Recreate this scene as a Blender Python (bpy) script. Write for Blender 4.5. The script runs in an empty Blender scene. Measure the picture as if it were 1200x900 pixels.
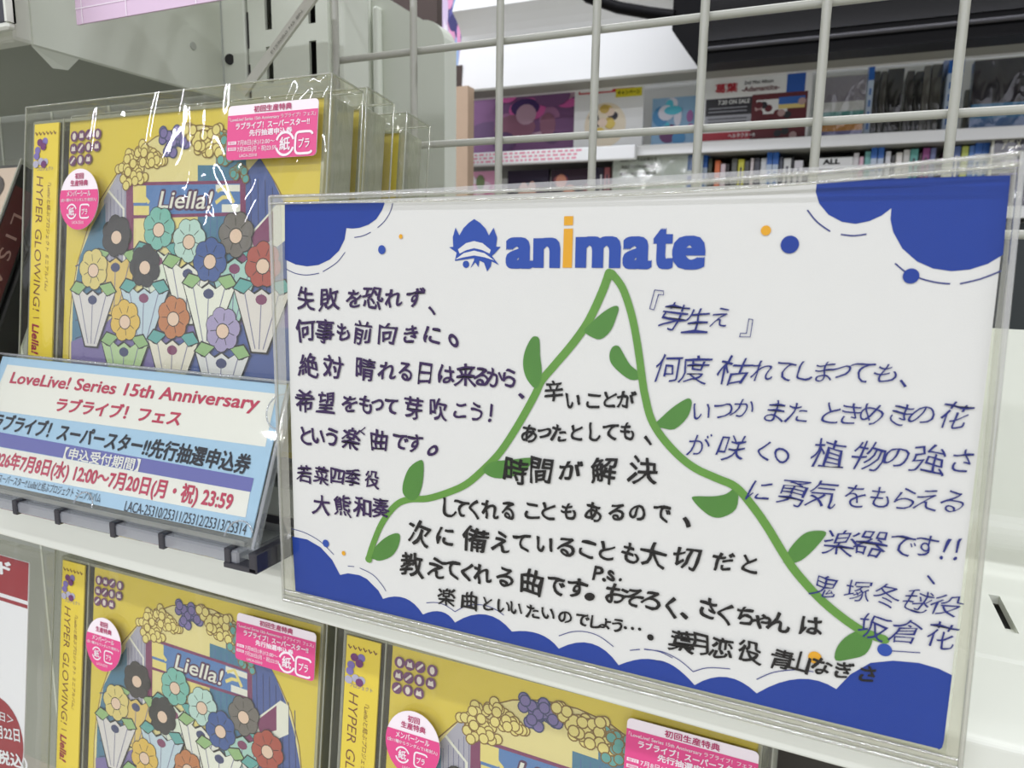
import bpy, bmesh, math, random
from mathutils import Matrix, Vector

random.seed(7)
C = bpy.context.scene.collection
sc = bpy.context.scene

# ------------------------------------------------------------------ camera
F_PX, CX, CY = 838.0, 600.0, 450.0           # focal length in pixels of the 1200x900 frame
CAM = Vector((0.0, 0.0, 1.30))
def _ray(p): return Vector(((p[0]-CX)/F_PX, (p[1]-CY)/F_PX, 1.0))
_d1, _d2 = _ray((-1350, 280)), _ray((520, 5500))   # vanishing points of the shelf edge and of the uprights
_ex = (-_d1).normalized()
_ez = -_d2; _ez = (_ez - _ex*_ez.dot(_ex)).normalized()
_ey = _ez.cross(_ex)
def ray(p):
    r = _ray(p)
    return Vector((_ex.dot(r), _ey.dot(r), _ez.dot(r)))
def at_y(p, y):                               # the point seen at a pixel, on the vertical plane y
    d = ray(p); return CAM + d*(y/d.y)
def at_z(p, z):                               # the same on a level plane (z relative to the camera)
    d = ray(p); return CAM + d*(z/d.z)
cam_d = bpy.data.cameras.new('camera'); cam = bpy.data.objects.new('camera', cam_d); C.objects.link(cam)
right = Vector((_ex.x, _ey.x, _ez.x)); down = Vector((_ex.y, _ey.y, _ez.y)); fwd = Vector((_ex.z, _ey.z, _ez.z))
M = Matrix((right, -down, -fwd)).transposed().to_4x4(); M.translation = CAM
cam.matrix_world = M
cam_d.sensor_width = 36; cam_d.lens = 36*F_PX/1200; cam_d.clip_start = 0.01
cam_d.dof.use_dof = True; cam_d.dof.focus_distance = 0.22; cam_d.dof.aperture_fstop = 32
sc.camera = cam

# ------------------------------------------------------------------ light
w = bpy.data.worlds.new('World'); sc.world = w; w.use_nodes = True
w.node_tree.nodes['Background'].inputs[0].default_value = (0.95, 0.95, 1.05, 1)
w.node_tree.nodes['Background'].inputs[1].default_value = 0.85
vs = sc.view_settings
vs.view_transform = 'Standard'; vs.look = 'None'; vs.gamma = 1; vs.exposure = 0.0; vs.use_curve_mapping = False
sc.cycles.transparent_max_bounces = 40
sc.cycles.max_bounces = 8
CEIL = 2.70
LAMPS = [(-0.4, -1.0, 5.0, 30), (-0.4, 0.75, 5.0, 44), (-0.4, -2.6, 5.0, 122)]   # x, y, length, watts
def lamp_light(x, y, length, watts, parent):
    l = bpy.data.lights.new('tube_light', 'AREA'); l.shape = 'RECTANGLE'; l.size = length; l.size_y = 0.07
    l.energy = watts; l.color = (0.93, 0.94, 1.06)
    o = bpy.data.objects.new('tube_light', l); C.objects.link(o); o.parent = parent; o.location = (0, 0, -0.075)

# ------------------------------------------------------------------ materials
def lin(c):
    return tuple((v/255/12.92 if v/255 <= .04045 else ((v/255+.055)/1.055)**2.4) for v in c)
MATS = {}
def mat(name, rgb, rough=.5, spec=.5, metal=0, noise=0.0, scale=40, bump=0.0, bscale=None, coat=0):
    if name in MATS: return MATS[name]
    m = bpy.data.materials.new(name); m.use_nodes = True; MATS[name] = m
    nt = m.node_tree; b = nt.nodes['Principled BSDF']
    c = (*lin(rgb), 1)
    b.inputs['Base Color'].default_value = c; b.inputs['Roughness'].default_value = rough
    b.inputs['Specular IOR Level'].default_value = spec; b.inputs['Metallic'].default_value = metal
    b.inputs['Coat Weight'].default_value = coat; b.inputs['Coat Roughness'].default_value = .08
    if noise or bump:
        tc = nt.nodes.new('ShaderNodeTexCoord')
    if noise:
        n = nt.nodes.new('ShaderNodeTexNoise'); n.inputs['Scale'].default_value = scale; n.inputs['Detail'].default_value = 4
        nt.links.new(tc.outputs['Object'], n.inputs['Vector'])
        r = nt.nodes.new('ShaderNodeMapRange'); r.inputs[3].default_value = 1-noise; r.inputs[4].default_value = 1+noise
        nt.links.new(n.outputs['Fac'], r.inputs[0])
        h = nt.nodes.new('ShaderNodeHueSaturation'); h.inputs['Color'].default_value = c
        nt.links.new(r.outputs[0], h.inputs['Value']); nt.links.new(h.outputs[0], b.inputs['Base Color'])
    if bump:
        n2 = nt.nodes.new('ShaderNodeTexNoise'); n2.inputs['Scale'].default_value = bscale or scale; n2.inputs['Detail'].default_value = 3
        nt.links.new(tc.outputs['Object'], n2.inputs['Vector'])
        bp = nt.nodes.new('ShaderNodeBump'); bp.inputs['Strength'].default_value = bump; bp.inputs['Distance'].default_value = .002
        nt.links.new(n2.outputs['Fac'], bp.inputs['Height']); nt.links.new(bp.outputs[0], b.inputs['Normal'])
    return m
def clear(name, tint=(250, 250, 245), base=.04, edge=.45, rough=.06, wr=0.0, wscale=(60, 60, 18), body=0.0, bodycol=(225, 228, 220), dist=.004):
    """thin clear plastic: lets light straight through, mirrors a little, more towards grazing; body = milky share"""
    if name in MATS: return MATS[name]
    m = bpy.data.materials.new(name); m.use_nodes = True; MATS[name] = m
    nt = m.node_tree; nt.nodes.clear()
    out = nt.nodes.new('ShaderNodeOutputMaterial'); mix = nt.nodes.new('ShaderNodeMixShader')
    tr = nt.nodes.new('ShaderNodeBsdfTransparent'); tr.inputs[0].default_value = (*lin(tint), 1)
    gl = nt.nodes.new('ShaderNodeBsdfGlossy'); gl.inputs['Roughness'].default_value = rough; gl.inputs[0].default_value = (1, 1, 1, 1)
    lw = nt.nodes.new('ShaderNodeLayerWeight'); lw.inputs['Blend'].default_value = .5
    pw = nt.nodes.new('ShaderNodeMath'); pw.operation = 'POWER'; pw.inputs[1].default_value = 3.5
    ma = nt.nodes.new('ShaderNodeMath'); ma.operation = 'MULTIPLY_ADD'; ma.inputs[1].default_value = edge; ma.inputs[2].default_value = base
    nt.links.new(lw.outputs['Facing'], pw.inputs[0]); nt.links.new(pw.outputs[0], ma.inputs[0])
    nt.links.new(ma.outputs[0], mix.inputs[0])
    src = tr
    if body:
        df = nt.nodes.new('ShaderNodeBsdfDiffuse'); df.inputs[0].default_value = (*lin(bodycol), 1)
        mb_ = nt.nodes.new('ShaderNodeMixShader'); mb_.inputs[0].default_value = body
        nt.links.new(tr.outputs[0], mb_.inputs[1]); nt.links.new(df.outputs[0], mb_.inputs[2]); src = mb_
    nt.links.new(src.outputs[0], mix.inputs[1]); nt.links.new(gl.outputs[0], mix.inputs[2])
    if wr:
        tc = nt.nodes.new('ShaderNodeTexCoord'); mp = nt.nodes.new('ShaderNodeMapping')
        mp.inputs['Rotation'].default_value = (0, math.radians(25), 0); mp.inputs['Scale'].default_value = wscale
        n = nt.nodes.new('ShaderNodeTexNoise'); n.inputs['Scale'].default_value = 1; n.inputs['Detail'].default_value = 2
        n.inputs['Distortion'].default_value = .6
        nt.links.new(tc.outputs['Object'], mp.inputs[0]); nt.links.new(mp.outputs[0], n.inputs['Vector'])
        bp = nt.nodes.new('ShaderNodeBump'); bp.inputs['Strength'].default_value = wr; bp.inputs['Distance'].default_value = dist
        nt.links.new(n.outputs['Fac'], bp.inputs['Height'])
        nt.links.new(bp.outputs[0], gl.inputs['Normal'])
    nt.links.new(mix.outputs[0], out.inputs[0])
    return m

SHELFW = mat('shelf_white', (213, 216, 202), .38, noise=.02, scale=25)
PANELW = mat('panel_white', (205, 210, 194), .5, noise=.03, scale=12)
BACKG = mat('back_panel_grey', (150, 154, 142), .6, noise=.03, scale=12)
WIREM = mat('wire_enamel', (168, 169, 156), .35)
BLACK = mat('black_plastic', (6, 6, 7), .45, spec=.12)
DARK = mat('recess_shade', (26, 25, 22), .7)  # dark tone standing in for the shade inside slots and holes
PAPER = mat('card_paper', (222, 223, 223), .75, spec=.2, noise=.01, scale=120, bump=.04, bscale=2600)
WHITEP = mat('white_paper', (236, 236, 232), .6, spec=.3)
BLUEP = mat('print_blue', (30, 62, 152), .7, spec=.15, noise=.05, scale=300)
LOGOB = mat('print_logo_blue', (44, 78, 168), .7, spec=.15)
LINEB = mat('print_line_navy', (52, 62, 130), .65, spec=.2)
GOLD = mat('print_gold', (226, 166, 40), .65, spec=.2)
PURPLE = mat('ink_purple', (50, 26, 78), .6, spec=.2)
INKB = mat('ink_black', (20, 18, 18), .6, spec=.2)
INKBL = mat('ink_blue', (34, 44, 122), .6, spec=.2)
GREEN = mat('marker_green', (92, 146, 52), .6, noise=.12, scale=160)
LEAF = mat('marker_leaf_green', (72, 130, 46), .6, noise=.16, scale=120)
SLEEVE = clear('hard_sleeve_clear', base=.02, edge=.35, rough=.05, body=.008)
RIM = clear('hard_sleeve_rim', tint=(235, 236, 228), base=.22, edge=.5, rough=.05, body=.30, bodycol=(205, 206, 198))
WRAP = clear('album_wrap_clear', base=.035, edge=.35, rough=.035, wr=.45, wscale=(45, 45, 16), body=.015, dist=.012)
CASE = clear('jewel_case_clear', tint=(247, 248, 242), base=.035, edge=.4, rough=.04, body=.03)
CASEDGE = clear('jewel_case_edge', tint=(225, 228, 215), base=.08, edge=.5, rough=.08, body=.42, bodycol=(196, 198, 184))
ACRYL = clear('acrylic_clear', tint=(238, 240, 240), base=.05, edge=.5, rough=.05, body=.10, bodycol=(200, 203, 205))
YEL = mat('cover_yellow', (228, 205, 68), .45, spec=.3)

# ------------------------------------------------------------------ builders
class MB:
    """collects flat or solid geometry; local frame: x right, y away from the viewer, z up"""
    def __init__(s): s.v = []; s.f = []; s.m = []; s.mats = []; s.smooth = []; s.k = 0
    def mi(s, m):
        if m not in s.mats: s.mats.append(m)
        return s.mats.index(m)
    def face(s, pts, m, smooth=False):
        n = len(s.v); s.v += [tuple(p) for p in pts]; s.f.append(tuple(range(n, n+len(pts)))); s.m.append(s.mi(m)); s.smooth.append(smooth)
    def mesh(s, vs_, fs, m, smooth=False):
        n = len(s.v); s.v += [tuple(p) for p in vs_]; k = s.mi(m)
        for f in fs: s.f.append(tuple(n+i for i in f)); s.m.append(k); s.smooth.append(smooth)
    def poly(s, pts, y, m):
        a = sum(pts[i][0]*pts[(i+1) % len(pts)][1]-pts[(i+1) % len(pts)][0]*pts[i][1] for i in range(len(pts)))
        if a < 0: pts = list(reversed(pts))
        s.k += 1; y -= 0.7e-6*s.k              # later ink lies on earlier ink
        s.face([(p[0], y, p[1]) for p in pts], m)
    def rect(s, x0, z0, x1, z1, y, m): s.poly([(x0, z0), (x1, z0), (x1, z1), (x0, z1)], y, m)
    def ell(s, cx, cz, rx, rz, y, m, n=20):
        s.poly([(cx+rx*math.cos(2*math.pi*i/n), cz+rz*math.sin(2*math.pi*i/n)) for i in range(n)], y, m)
    def stroke(s, pts, wd, y, m, caps=True, closed=False):
        pts = [Vector(p) for p in pts]
        if closed: pts = pts+[pts[0], pts[1]]
        L, R = [], []
        for i, p in enumerate(pts):
            a = pts[max(i-1, 0)]; b = pts[min(i+1, len(pts)-1)]
            t = (b-a); t = t.normalized() if t.length else Vector((1, 0))
            n = Vector((-t.y, t.x)); ww = wd(i/(len(pts)-1)) if callable(wd) else wd
            L.append(p+n*ww/2); R.append(p-n*ww/2)
        for i in range(len(pts)-1):
            s.k += 1; s.face([(q[0], y-0.7e-6*s.k, q[1]) for q in (R[i], R[i+1], L[i+1], L[i])], m)
        if caps:
            for p in (pts[0], pts[-1]):
                ww = wd(0) if callable(wd) else wd
                s.ell(p[0], p[1], ww/2, ww/2, y, m, 10)
    def box(s, x0, y0, z0, x1, y1, z1, m, bev=0.0, seg=2):
        if bev <= 0:
            vs_ = [(x, y, z) for z in (z0, z1) for y in (y0, y1) for x in (x0, x1)]
            fs = [(0, 2, 3, 1), (4, 5, 7, 6), (0, 1, 5, 4), (2, 6, 7, 3), (0, 4, 6, 2), (1, 3, 7, 5)]
            s.mesh(vs_, fs, m); return
        bm = bmesh.new(); bmesh.ops.create_cube(bm, size=1)
        for v in bm.verts: v.co = ((x0+x1)/2+v.co.x*(x1-x0), (y0+y1)/2+v.co.y*(y1-y0), (z0+z1)/2+v.co.z*(z1-z0))
        bmesh.ops.bevel(bm, geom=bm.edges[:], offset=bev, segments=seg, affect='EDGES', profile=.5)
        bm.verts.index_update(); s.mesh([v.co for v in bm.verts], [[v.index for v in f.verts] for f in bm.faces], m, False); bm.free()
    def tube(s, pts, r, m, n=10, caps=True):
        pts = [Vector(p) for p in pts]; rings = []; up0 = None
        for i, p in enumerate(pts):
            t = (pts[min(i+1, len(pts)-1)]-pts[max(i-1, 0)]).normalized()
            if up0 is None: up0 = t.orthogonal().normalized()
            up0 = (up0-t*up0.dot(t)).normalized(); b = t.cross(up0)
            rings.append([p+(up0*math.cos(2*math.pi*k/n)+b*math.sin(2*math.pi*k/n))*r for k in range(n)])
        vs_ = [q for rg in rings for q in rg]
        fs = [(i*n+k, i*n+(k+1) % n, (i+1)*n+(k+1) % n, (i+1)*n+k) for i in range(len(pts)-1) for k in range(n)]
        s.mesh(vs_, fs, m, True)
        if caps:
            s.face(list(reversed(rings[0])), m); s.face(rings[-1], m)
    def prism_x(s, prof, x0, x1, m, smooth=False):     # profile of (y, z) swept along x
        n = len(prof)
        vs_ = [(x0, *p) for p in prof]+[(x1, *p) for p in prof]
        s.mesh(vs_, [(i, (i+1) % n, n+(i+1) % n, n+i) for i in range(n)], m, smooth)
        s.face([(x0, *p) for p in prof], m); s.face([(x1, *p) for p in reversed(prof)], m)
    def prism_y(s, prof, y0, y1, m):                   # outline of (x, z) given thickness in y
        a = sum(prof[i][0]*prof[(i+1) % len(prof)][1]-prof[(i+1) % len(prof)][0]*prof[i][1] for i in range(len(prof)))
        if a < 0: prof = list(reversed(prof))
        n = len(prof)
        s.face([(p[0], y0, p[1]) for p in prof], m); s.face([(p[0], y1, p[1]) for p in reversed(prof)], m)
        vs_ = [(p[0], y0, p[1]) for p in prof]+[(p[0], y1, p[1]) for p in prof]
        s.mesh(vs_, [(n+i, n+(i+1) % n, (i+1) % n, i) for i in range(n)], m)
    def build(s, name, parent=None, label=None):
        me = bpy.data.meshes.new(name); me.from_pydata(s.v, [], s.f)
        for m in s.mats: me.materials.append(m)
        for p, k, sm in zip(me.polygons, s.m, s.smooth): p.material_index = k; p.use_smooth = sm
        me.update(); o = bpy.data.objects.new(name, me); C.objects.link(o)
        if parent: o.parent = parent
        if label: o['label'] = label
        return o
def tag(o, label=None, cat=None, group=None, kind=None):
    if label: o['label'] = label
    if cat: o['category'] = cat
    if group: o['group'] = group
    if kind: o['kind'] = kind
    return o
def thing(name, label, cat, loc=(0, 0, 0), tilt=0, group=None, rz=0):
    o = bpy.data.objects.new(name, None); C.objects.link(o); o.empty_display_size = .01
    o.location = loc; o.rotation_euler = (-math.radians(tilt), 0, rz)
    return tag(o, label, cat, group)
def copy_tree(o, parent=None):
    c = o.copy(); C.objects.link(c); c.parent = parent
    for ch in o.children: copy_tree(ch, c)
    return c
class Frame:
    """plane of a leaning thing: local x right, local z up the face, local y into the thing"""
    def __init__(s, o, tilt):
        t = math.radians(tilt); s.o = Vector(o); s.u = Vector((1, 0, 0)); s.v = Vector((0, math.sin(t), math.cos(t))); s.n = s.u.cross(s.v)
    def px(s, p, depth=0.0):
        d = ray(p); o = s.o-s.n*depth; k = (o-CAM).dot(s.n)/d.dot(s.n); q = CAM+d*k-o
        return (q.dot(s.u), q.dot(s.v))
    def pts(s, l): return [s.px(p) for p in l]
# --- lettering: built-in font outlines turned into flat mesh ink
_tc = bpy.data.curves.new('ink', 'FONT'); _to = bpy.data.objects.new('ink', _tc); C.objects.link(_to); _tc.resolution_u = 3
_G = {}
def glyph(t, off=0.0):
    if (t, off) in _G: return _G[(t, off)]
    if isinstance(off, tuple):                 # square pen: keeps sharp corners
        v0, f0 = glyph(t, 0.0); V_, F_ = [], []
        for k, (dx, dz) in enumerate([(i, j) for i in (-1, -.33, .33, 1) for j in (-1, 0, 1)]):
            m0 = len(V_); V_ += [(x+dx*off[0], z+dz*off[0]*.6, -4e-6*k) for x, z, _ in v0]; F_ += [tuple(m0+i for i in f) for f in f0]
        _G[(t, off)] = (V_, F_); return V_, F_
    if off > 0:                                # bolder: the plain outline laid down again all round itself
        v0, f0 = glyph(t, 0.0); n_ = 10; V_, F_ = [], []
        for k in range(n_+1):
            a = 2*math.pi*k/n_; dx, dz = (0, 0) if k == n_ else (off*math.cos(a), off*math.sin(a))
            m0 = len(V_); V_ += [(x+dx, z+dz, -4e-6*k) for x, z, _ in v0]; F_ += [tuple(m0+i for i in f) for f in f0]
        _G[(t, off)] = (V_, F_); return V_, F_
    _tc.body = t; _tc.offset = off
    dg = bpy.context.evaluated_depsgraph_get(); dg.update()
    me = bpy.data.meshes.new_from_object(_to.evaluated_get(dg))
    r = ([(v.co.x, v.co.y, 0.0) for v in me.vertices], [tuple(p.vertices) for p in me.polygons])
    bpy.data.meshes.remove(me); _G[(t, off)] = r; return r
def line(mb, fr, t, p0, p1, h, y, m, off=0.0, slant=0.0, pxmode=True):
    """string t fitted between the mid-left p0 and mid-right p1 with height h"""
    vs_, fs = glyph(t, off)
    if not vs_: return
    x0 = min(v[0] for v in vs_); x1 = max(v[0] for v in vs_); z0 = min(v[1] for v in vs_); z1 = max(v[1] for v in vs_)
    if pxmode:
        a = Vector(fr.px(p0)); b = Vector(fr.px(p1))
        hh = abs(fr.px((p0[0], p0[1]-h/2))[1]-fr.px((p0[0], p0[1]+h/2))[1])
        h2 = abs(fr.px((p1[0], p1[1]-h/2))[1]-fr.px((p1[0], p1[1]+h/2))[1]); hh = (hh+h2)/2
    else: a, b, hh = Vector(p0), Vector(p1), h
    mb.k += 8; y -= .7e-6*mb.k
    ux = (b-a); uz = Vector((-ux.y, ux.x)).normalized()*hh
    out = []
    for x, z, dy in vs_:
        s_ = (x-x0)/(x1-x0); t_ = (z-z0)/(z1-z0)-.5
        q = a+ux*s_+uz*(t_)+ux.normalized()*(slant*t_*hh); out.append((q.x, y+dy, q.y))
    mb.mesh(out, fs, m)
_rng = random.Random(3)
def hand(mb, fr, ch, p, size, y, m, off=0.0, shear=0.0, asp=1.0, rot=0.0):
    """one handwritten character centred on pixel p; the outline is bent a little so that no two are alike"""
    vs_, fs = glyph(ch, off)
    if not vs_: return
    mb.k += 1; y -= .7e-6*mb.k
    c = Vector(fr.px(p)); k = abs(fr.px((p[0], p[1]-size/2))[1]-fr.px((p[0], p[1]+size/2))[1])
    x0 = min(v[0] for v in vs_); x1 = max(v[0] for v in vs_); z0 = min(v[1] for v in vs_); z1 = max(v[1] for v in vs_)
    mx, mz = (x0+x1)/2, (z0+z1)/2
    a = math.radians(rot+_rng.uniform(-4, 4)); ph = [_rng.uniform(0, 6.28) for _ in range(4)]; am = .038
    sx = asp*_rng.uniform(.94, 1.06); sh = shear+_rng.uniform(-.05, .05)
    out = []
    for x, z, dy in vs_:
        x -= mx; z -= mz
        dx = am*math.sin(5*z+3*x+ph[0])+am*.5*math.sin(9*z-4*x+ph[1]); dz = am*math.sin(5*x-2*z+ph[2])+am*.5*math.sin(10*x+ph[3])
        x, z = (x+dx)*sx+sh*z, z+dz
        x, z = x*math.cos(a)-z*math.sin(a), x*math.sin(a)+z*math.cos(a)
        out.append((c.x+x*k, y+dy, c.y+z*k))
    mb.mesh(out, fs, m)

# ------------------------------------------------------------------ the room
def struct(o, label=None): return tag(o, label, None, None, 'structure')
FLOORM = mat('floor_vinyl', (176, 172, 160), .35, noise=.06, scale=3)
WALLM = mat('wall_paint', (215, 216, 208), .8, noise=.02, scale=4)
for nm, a in dict(floor=(-7, -4, -.05, 7, 4.5, 0), ceiling=(-7, -4, CEIL, 7, 4.5, CEIL+.05), wall_back=(-7, 4.4, 0, 7, 4.5, CEIL)).items():
    b = MB(); b.box(*a, FLOORM if nm == 'floor' else WALLM); struct(b.build(nm))
LAMPH = mat('lamp_housing', (235, 235, 230), .4)
for i, (x, y, ln, wt) in enumerate(LAMPS):
    t = thing('ceiling_lamp', ('long tube lamp on the ceiling in front of the display', 'long tube lamp on the ceiling between display and far shelves',
              'long tube lamp on the ceiling furthest behind the camera')[i], 'lamp', (x, y, CEIL), group='ceiling tube lamps')
    b = MB(); b.prism_x([(-.06, 0), (-.045, -.05), (.045, -.05), (.06, 0)], -ln/2, ln/2, LAMPH); b.build('lamp_housing', t)
    lamp_light(x, y, ln, wt, t)

# ------------------------------------------------------------------ the near shelf
ZS = CAM.z-.0992      # top of the display shelf
L = .170              # its front edge
XL, XR = -.345, .42
t = thing('display_shelf', 'white metal display shelf with slotted top under the handwritten message board', 'shelf', (0, L, ZS)); shelf_t = t
# front lip: a folded white edge with rounded corners
b = MB()
def arc(cy, cz, r, a0, a1, n=5): return [(cy+r*math.cos(math.radians(a0+(a1-a0)*i/n)), cz+r*math.sin(math.radians(a0+(a1-a0)*i/n))) for i in range(n+1)]
prof = arc(.0022, -.0022, .0022, 180, 90)[::-1]
prof = [(.012, 0)]+arc(.0018, -.0018, .0018, 90, 180)+arc(.0010, -.0150, .0010, 180, 270)+[(.006, -.0160), (.006, -.003), (.012, -.003)]
b.prism_x(list(reversed(prof)), XL, XR, SHELFW, False)
b.build('front_lip', t)
# top plate with the long slot cut through it
b = MB()
YC, YB = .0395, .128
SX0, SX1, SY0, SY1 = .0537, .0567, .0575, .0830
Z1 = .0007
def quad(x0, y0, x1, y1, z): b.face([(x0, y0, z), (x1, y0, z), (x1, y1, z), (x0, y1, z)], SHELFW)
quad(XL, .012, XR, YC, 0)
b.face([(XL, YC, 0), (XR, YC, 0), (XR, YC+.0012, Z1), (XL, YC+.0012, Z1)], SHELFW)
quad(XL, YC+.0012, XR, SY0, Z1); quad(XL, SY0, SX0, SY1, Z1); quad(SX1, SY0, XR, SY1, Z1); quad(XL, SY1, XR, YB, Z1)
for (a0, a1) in (((SX0, SY0), (SX1, SY0)), ((SX1, SY0), (SX1, SY1)), ((SX1, SY1), (SX0, SY1)), ((SX0, SY1), (SX0, SY0))):
    b.face([(*a0, Z1), (*a1, Z1), (*a1, -.002), (*a0, -.002)], SHELFW)
b.face([(SX0-.004, SY0-.004, -.004), (SX1+.004, SY0-.004, -.004), (SX1+.004, SY1+.004, -.004), (SX0-.004, SY1+.004, -.004)], DARK)  # dark sheet below the slot, coloured as the shade in it
b.face([(SX0+.0004, SY0, -.0006), (SX1, SY0, -.0006), (SX1, SY0+.0065, -.0012), (SX0+.0004, SY0+.006, -.0012)], SHELFW)  # pale tab added to give the glint inside the slot
b.build('top_plate', t)
# cove and upstand at the back
b = MB(); pr = [(YB, Z1)]+[(y, z) for y, z in arc(YB, .012+Z1, .012, 270, 360, 8)]+[(YB+.012, .080), (YB+.0135, .080), (YB+.0135, -.004), (YB, -.004)]
b.prism_x(list(reversed(pr)), XL, XR, SHELFW, False)
for f_ in range(len(b.smooth)): b.smooth[f_] = False
b.build('back_upstand', t)
for ch in shelf_t.children:                  # the shelf hangs a little lower at its right end
    for v in ch.data.vertices: v.co.z -= v.co.x*math.tan(math.radians(.8))
t = thing('display_shelf', 'neighbouring white shelf bay carrying the dark red spined album at the far left', 'shelf', (0, L, ZS+.0048))
b = MB(); b.prism_x(list(reversed(prof)), -.75, XL-.002, SHELFW); b.build('front_lip', t)
b = MB(); b.box(-.75, .012, -.003, XL-.002, .128, 0, SHELFW); b.build('top_plate', t)
# the shelf below, which carries the lower row
t = thing('lower_shelf', 'white metal shelf carrying the lower row of albums', 'shelf', (0, L, CAM.z-.2596))
b = MB(); b.prism_x(list(reversed(prof)), XL, XR, SHELFW); b.box(XL, .012, -.003, XR, .14, 0, SHELFW); b.build('shelf_plate', t)
b = MB(); b.box(XL, .1415, -.004, XR, .1435, .138, mat('lower_back_shade', (74, 70, 62), .7)); o = b.build('back_panel', t)  # panel coloured dark for the shade in the gaps between stacks

# ------------------------------------------------------------------ the album (built once, copied)
TILT = 7.0
YT = .199
W_, H_ = .1461, .125
top_c = at_y((38, 142), YT)
fr0 = Frame(top_c, TILT)
base = fr0.o + Vector((W_/2, 0, 0)) - fr0.v*H_
FA = Frame(base, TILT)                         # front face of the front album, px() gives artwork coordinates
def P(l): return FA.pts(l)
def z8(x, y): return (x/2.812, 130+y/2.812)
def cm(name, rgb): return mat('cover_'+name, rgb, .45, spec=.3)
ART = dict(sky=cm('sky', (236, 222, 158)), teal=cm('teal', (62, 122, 160)), blue=cm('blue', (70, 92, 165)), navy=cm('navy', (40, 52, 110)),
           lav=cm('lavender', (178, 176, 200)), lav2=cm('lavender_line', (120, 118, 160)), mag=cm('magenta', (128, 44, 100)), purp=cm('purple', (122, 108, 176)),
           aqua=cm('aqua', (92, 170, 172)), icon=cm('icon_purple', (110, 48, 110)), white=cm('white', (238, 238, 232)), sign=cm('sign_blue', (82, 128, 196)),
           outline=cm('outline', (130, 96, 20)), ylight=cm('pale_yellow', (238, 222, 138)), plum=cm('plum', (78, 30, 84)),
           pink=mat('sticker_pink', (216, 72, 130), .45), pinkt=mat('sticker_pink_text', (178, 52, 100), .45), stw=mat('sticker_white', (236, 226, 226), .45))
def build_album():
    t = thing('album_case', '', 'CD album', base, TILT)
    x0, x1 = -W_/2, W_/2
    # cover sheet with its printed picture
    b = MB(); cx0 = FA.px((77, 300))[0]; cx1 = FA.px((380.5, 300))[0]; cz1 = FA.px((230, 127))[1]; cz0 = .004
    cx0 = FA.px((77.5, 145))[0]; cx1 = FA.px((380.5, 118))[0]
    b.box(cx0, .0016, cz0, cx1, .0046, cz1, YEL)
    e = .00001
    y = .0016
    # arch window: rounded top, straight foot
    arch = P([z8(*q) for q in [(218, 830), (216, 700), (224, 610), (242, 500), (275, 390), (318, 290), (372, 205), (430, 135), (500, 82), (570, 52), (650, 42), (720, 52), (790, 90), (850, 160), (900, 240), (945, 330), (975, 450), (990, 600), (995, 830)]])
    arch = [(min(max(x, cx0+.001), cx1-.001), z) for x, z in arch]
    zb = .006
    arch = [arch[0]]+arch[1:]; arch[0] = (arch[0][0], zb); arch[-1] = (arch[-1][0], zb)
    b.poly(arch, y-e, ART['sky']); b.stroke(arch, .0005, y-e, ART['outline'], caps=False)
    def pp(l, m, k): b.poly(P([z8(*q) for q in l]), y-e*k, m)
    def ps(l, wd, m, k): b.stroke(P([z8(*q) for q in l]), wd, y-e*k, m, caps=False)
    pp([(640, 175), (700, 175), (700, 95), (742, 80), (760, 110), (800, 130), (800, 640), (640, 640)], ART['teal'], 2)
    for q in range(660, 800, 22): ps([(q, 190), (q, 630)], .00025, ART['blue'], 3)
    pp([(800, 200), (845, 150), (885, 215), (925, 300), (955, 400), (985, 560), (988, 700), (800, 700)], ART['blue'], 2)
    for q in range(815, 960, 24): ps([(q, 220+max(0, q-860)), (q+6, 690)], .0004, ART['navy'], 3)
    pp([(330, 290), (372, 210), (405, 175), (412, 580), (330, 580)], ART['lav'], 2)
    for q in range(340, 410, 12): ps([(q, 300-(q-340)*1.2), (q+3, 575)], .0003, ART['lav2'], 3)
    ps([(345, 200+60), (395, 320), (398, 570)], .0010, ART['white'], 3)
    pp([(228, 620), (250, 480), (290, 380), (335, 300), (340, 860), (222, 860)], ART['teal'], 2)
    for q in (470, 530, 590, 650, 710): ps([(236, q+40), (338, q)], .0005, ART['navy'], 3)
    pp([(222, 760), (400, 690), (400, 860), (222, 860)], ART['purp'], 3)
    pp([(404, 190), (430, 195), (426, 640), (404, 640)], ART['mag'], 4)
    pp([(770, 190), (798, 190), (802, 640), (774, 640)], ART['mag'], 4)
    pp([(815, 400), (905, 300), (935, 310), (935, 420), (860, 480), (815, 470)], ART['white'], 3)
    pp([(815, 410), (890, 325), (890, 420), (830, 460)], ART['mag'], 4)
    pp([(560, 350), (640, 345), (640, 640), (560, 640)], ART['ylight'], 2)
    pp([(400, 640), (985, 600), (990, 900), (222, 900), (225, 800)], ART['purp'], 3)
    pp([(560, 760), (800, 700), (985, 720), (985, 900), (560, 900)], ART['blue'], 4)
    # banner with lettering
    pp([(418, 232), (790, 225), (792, 342), (420, 352)], ART['mag'], 5)
    pp([(427, 243), (780, 236), (781, 331), (429, 341)], ART['sign'], 6)
    for q in [(427, 243, 470, 300), (700, 240, 780, 262), (720, 305, 781, 331), (429, 310, 480, 341)]:
        pp([(q[0], q[1]), (q[2], q[1]), (q[2], q[3]), (q[0], q[3])], ART['white' if q[0] > 600 else 'ylight'], 7)
    for q in [(700, 300, 745, 280), (435, 290, 480, 300), (705, 262, 760, 300)]: ps([(q[0], q[1]), ((q[0]+q[2])/2, q[1]-18), (q[2], q[3])], .0014, ART['ylight'], 8)
    line(b, FA, 'Liella!', z8(512, 289), z8(692, 291), 26, y-e*9, ART['plum'], .075, .2)
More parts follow.
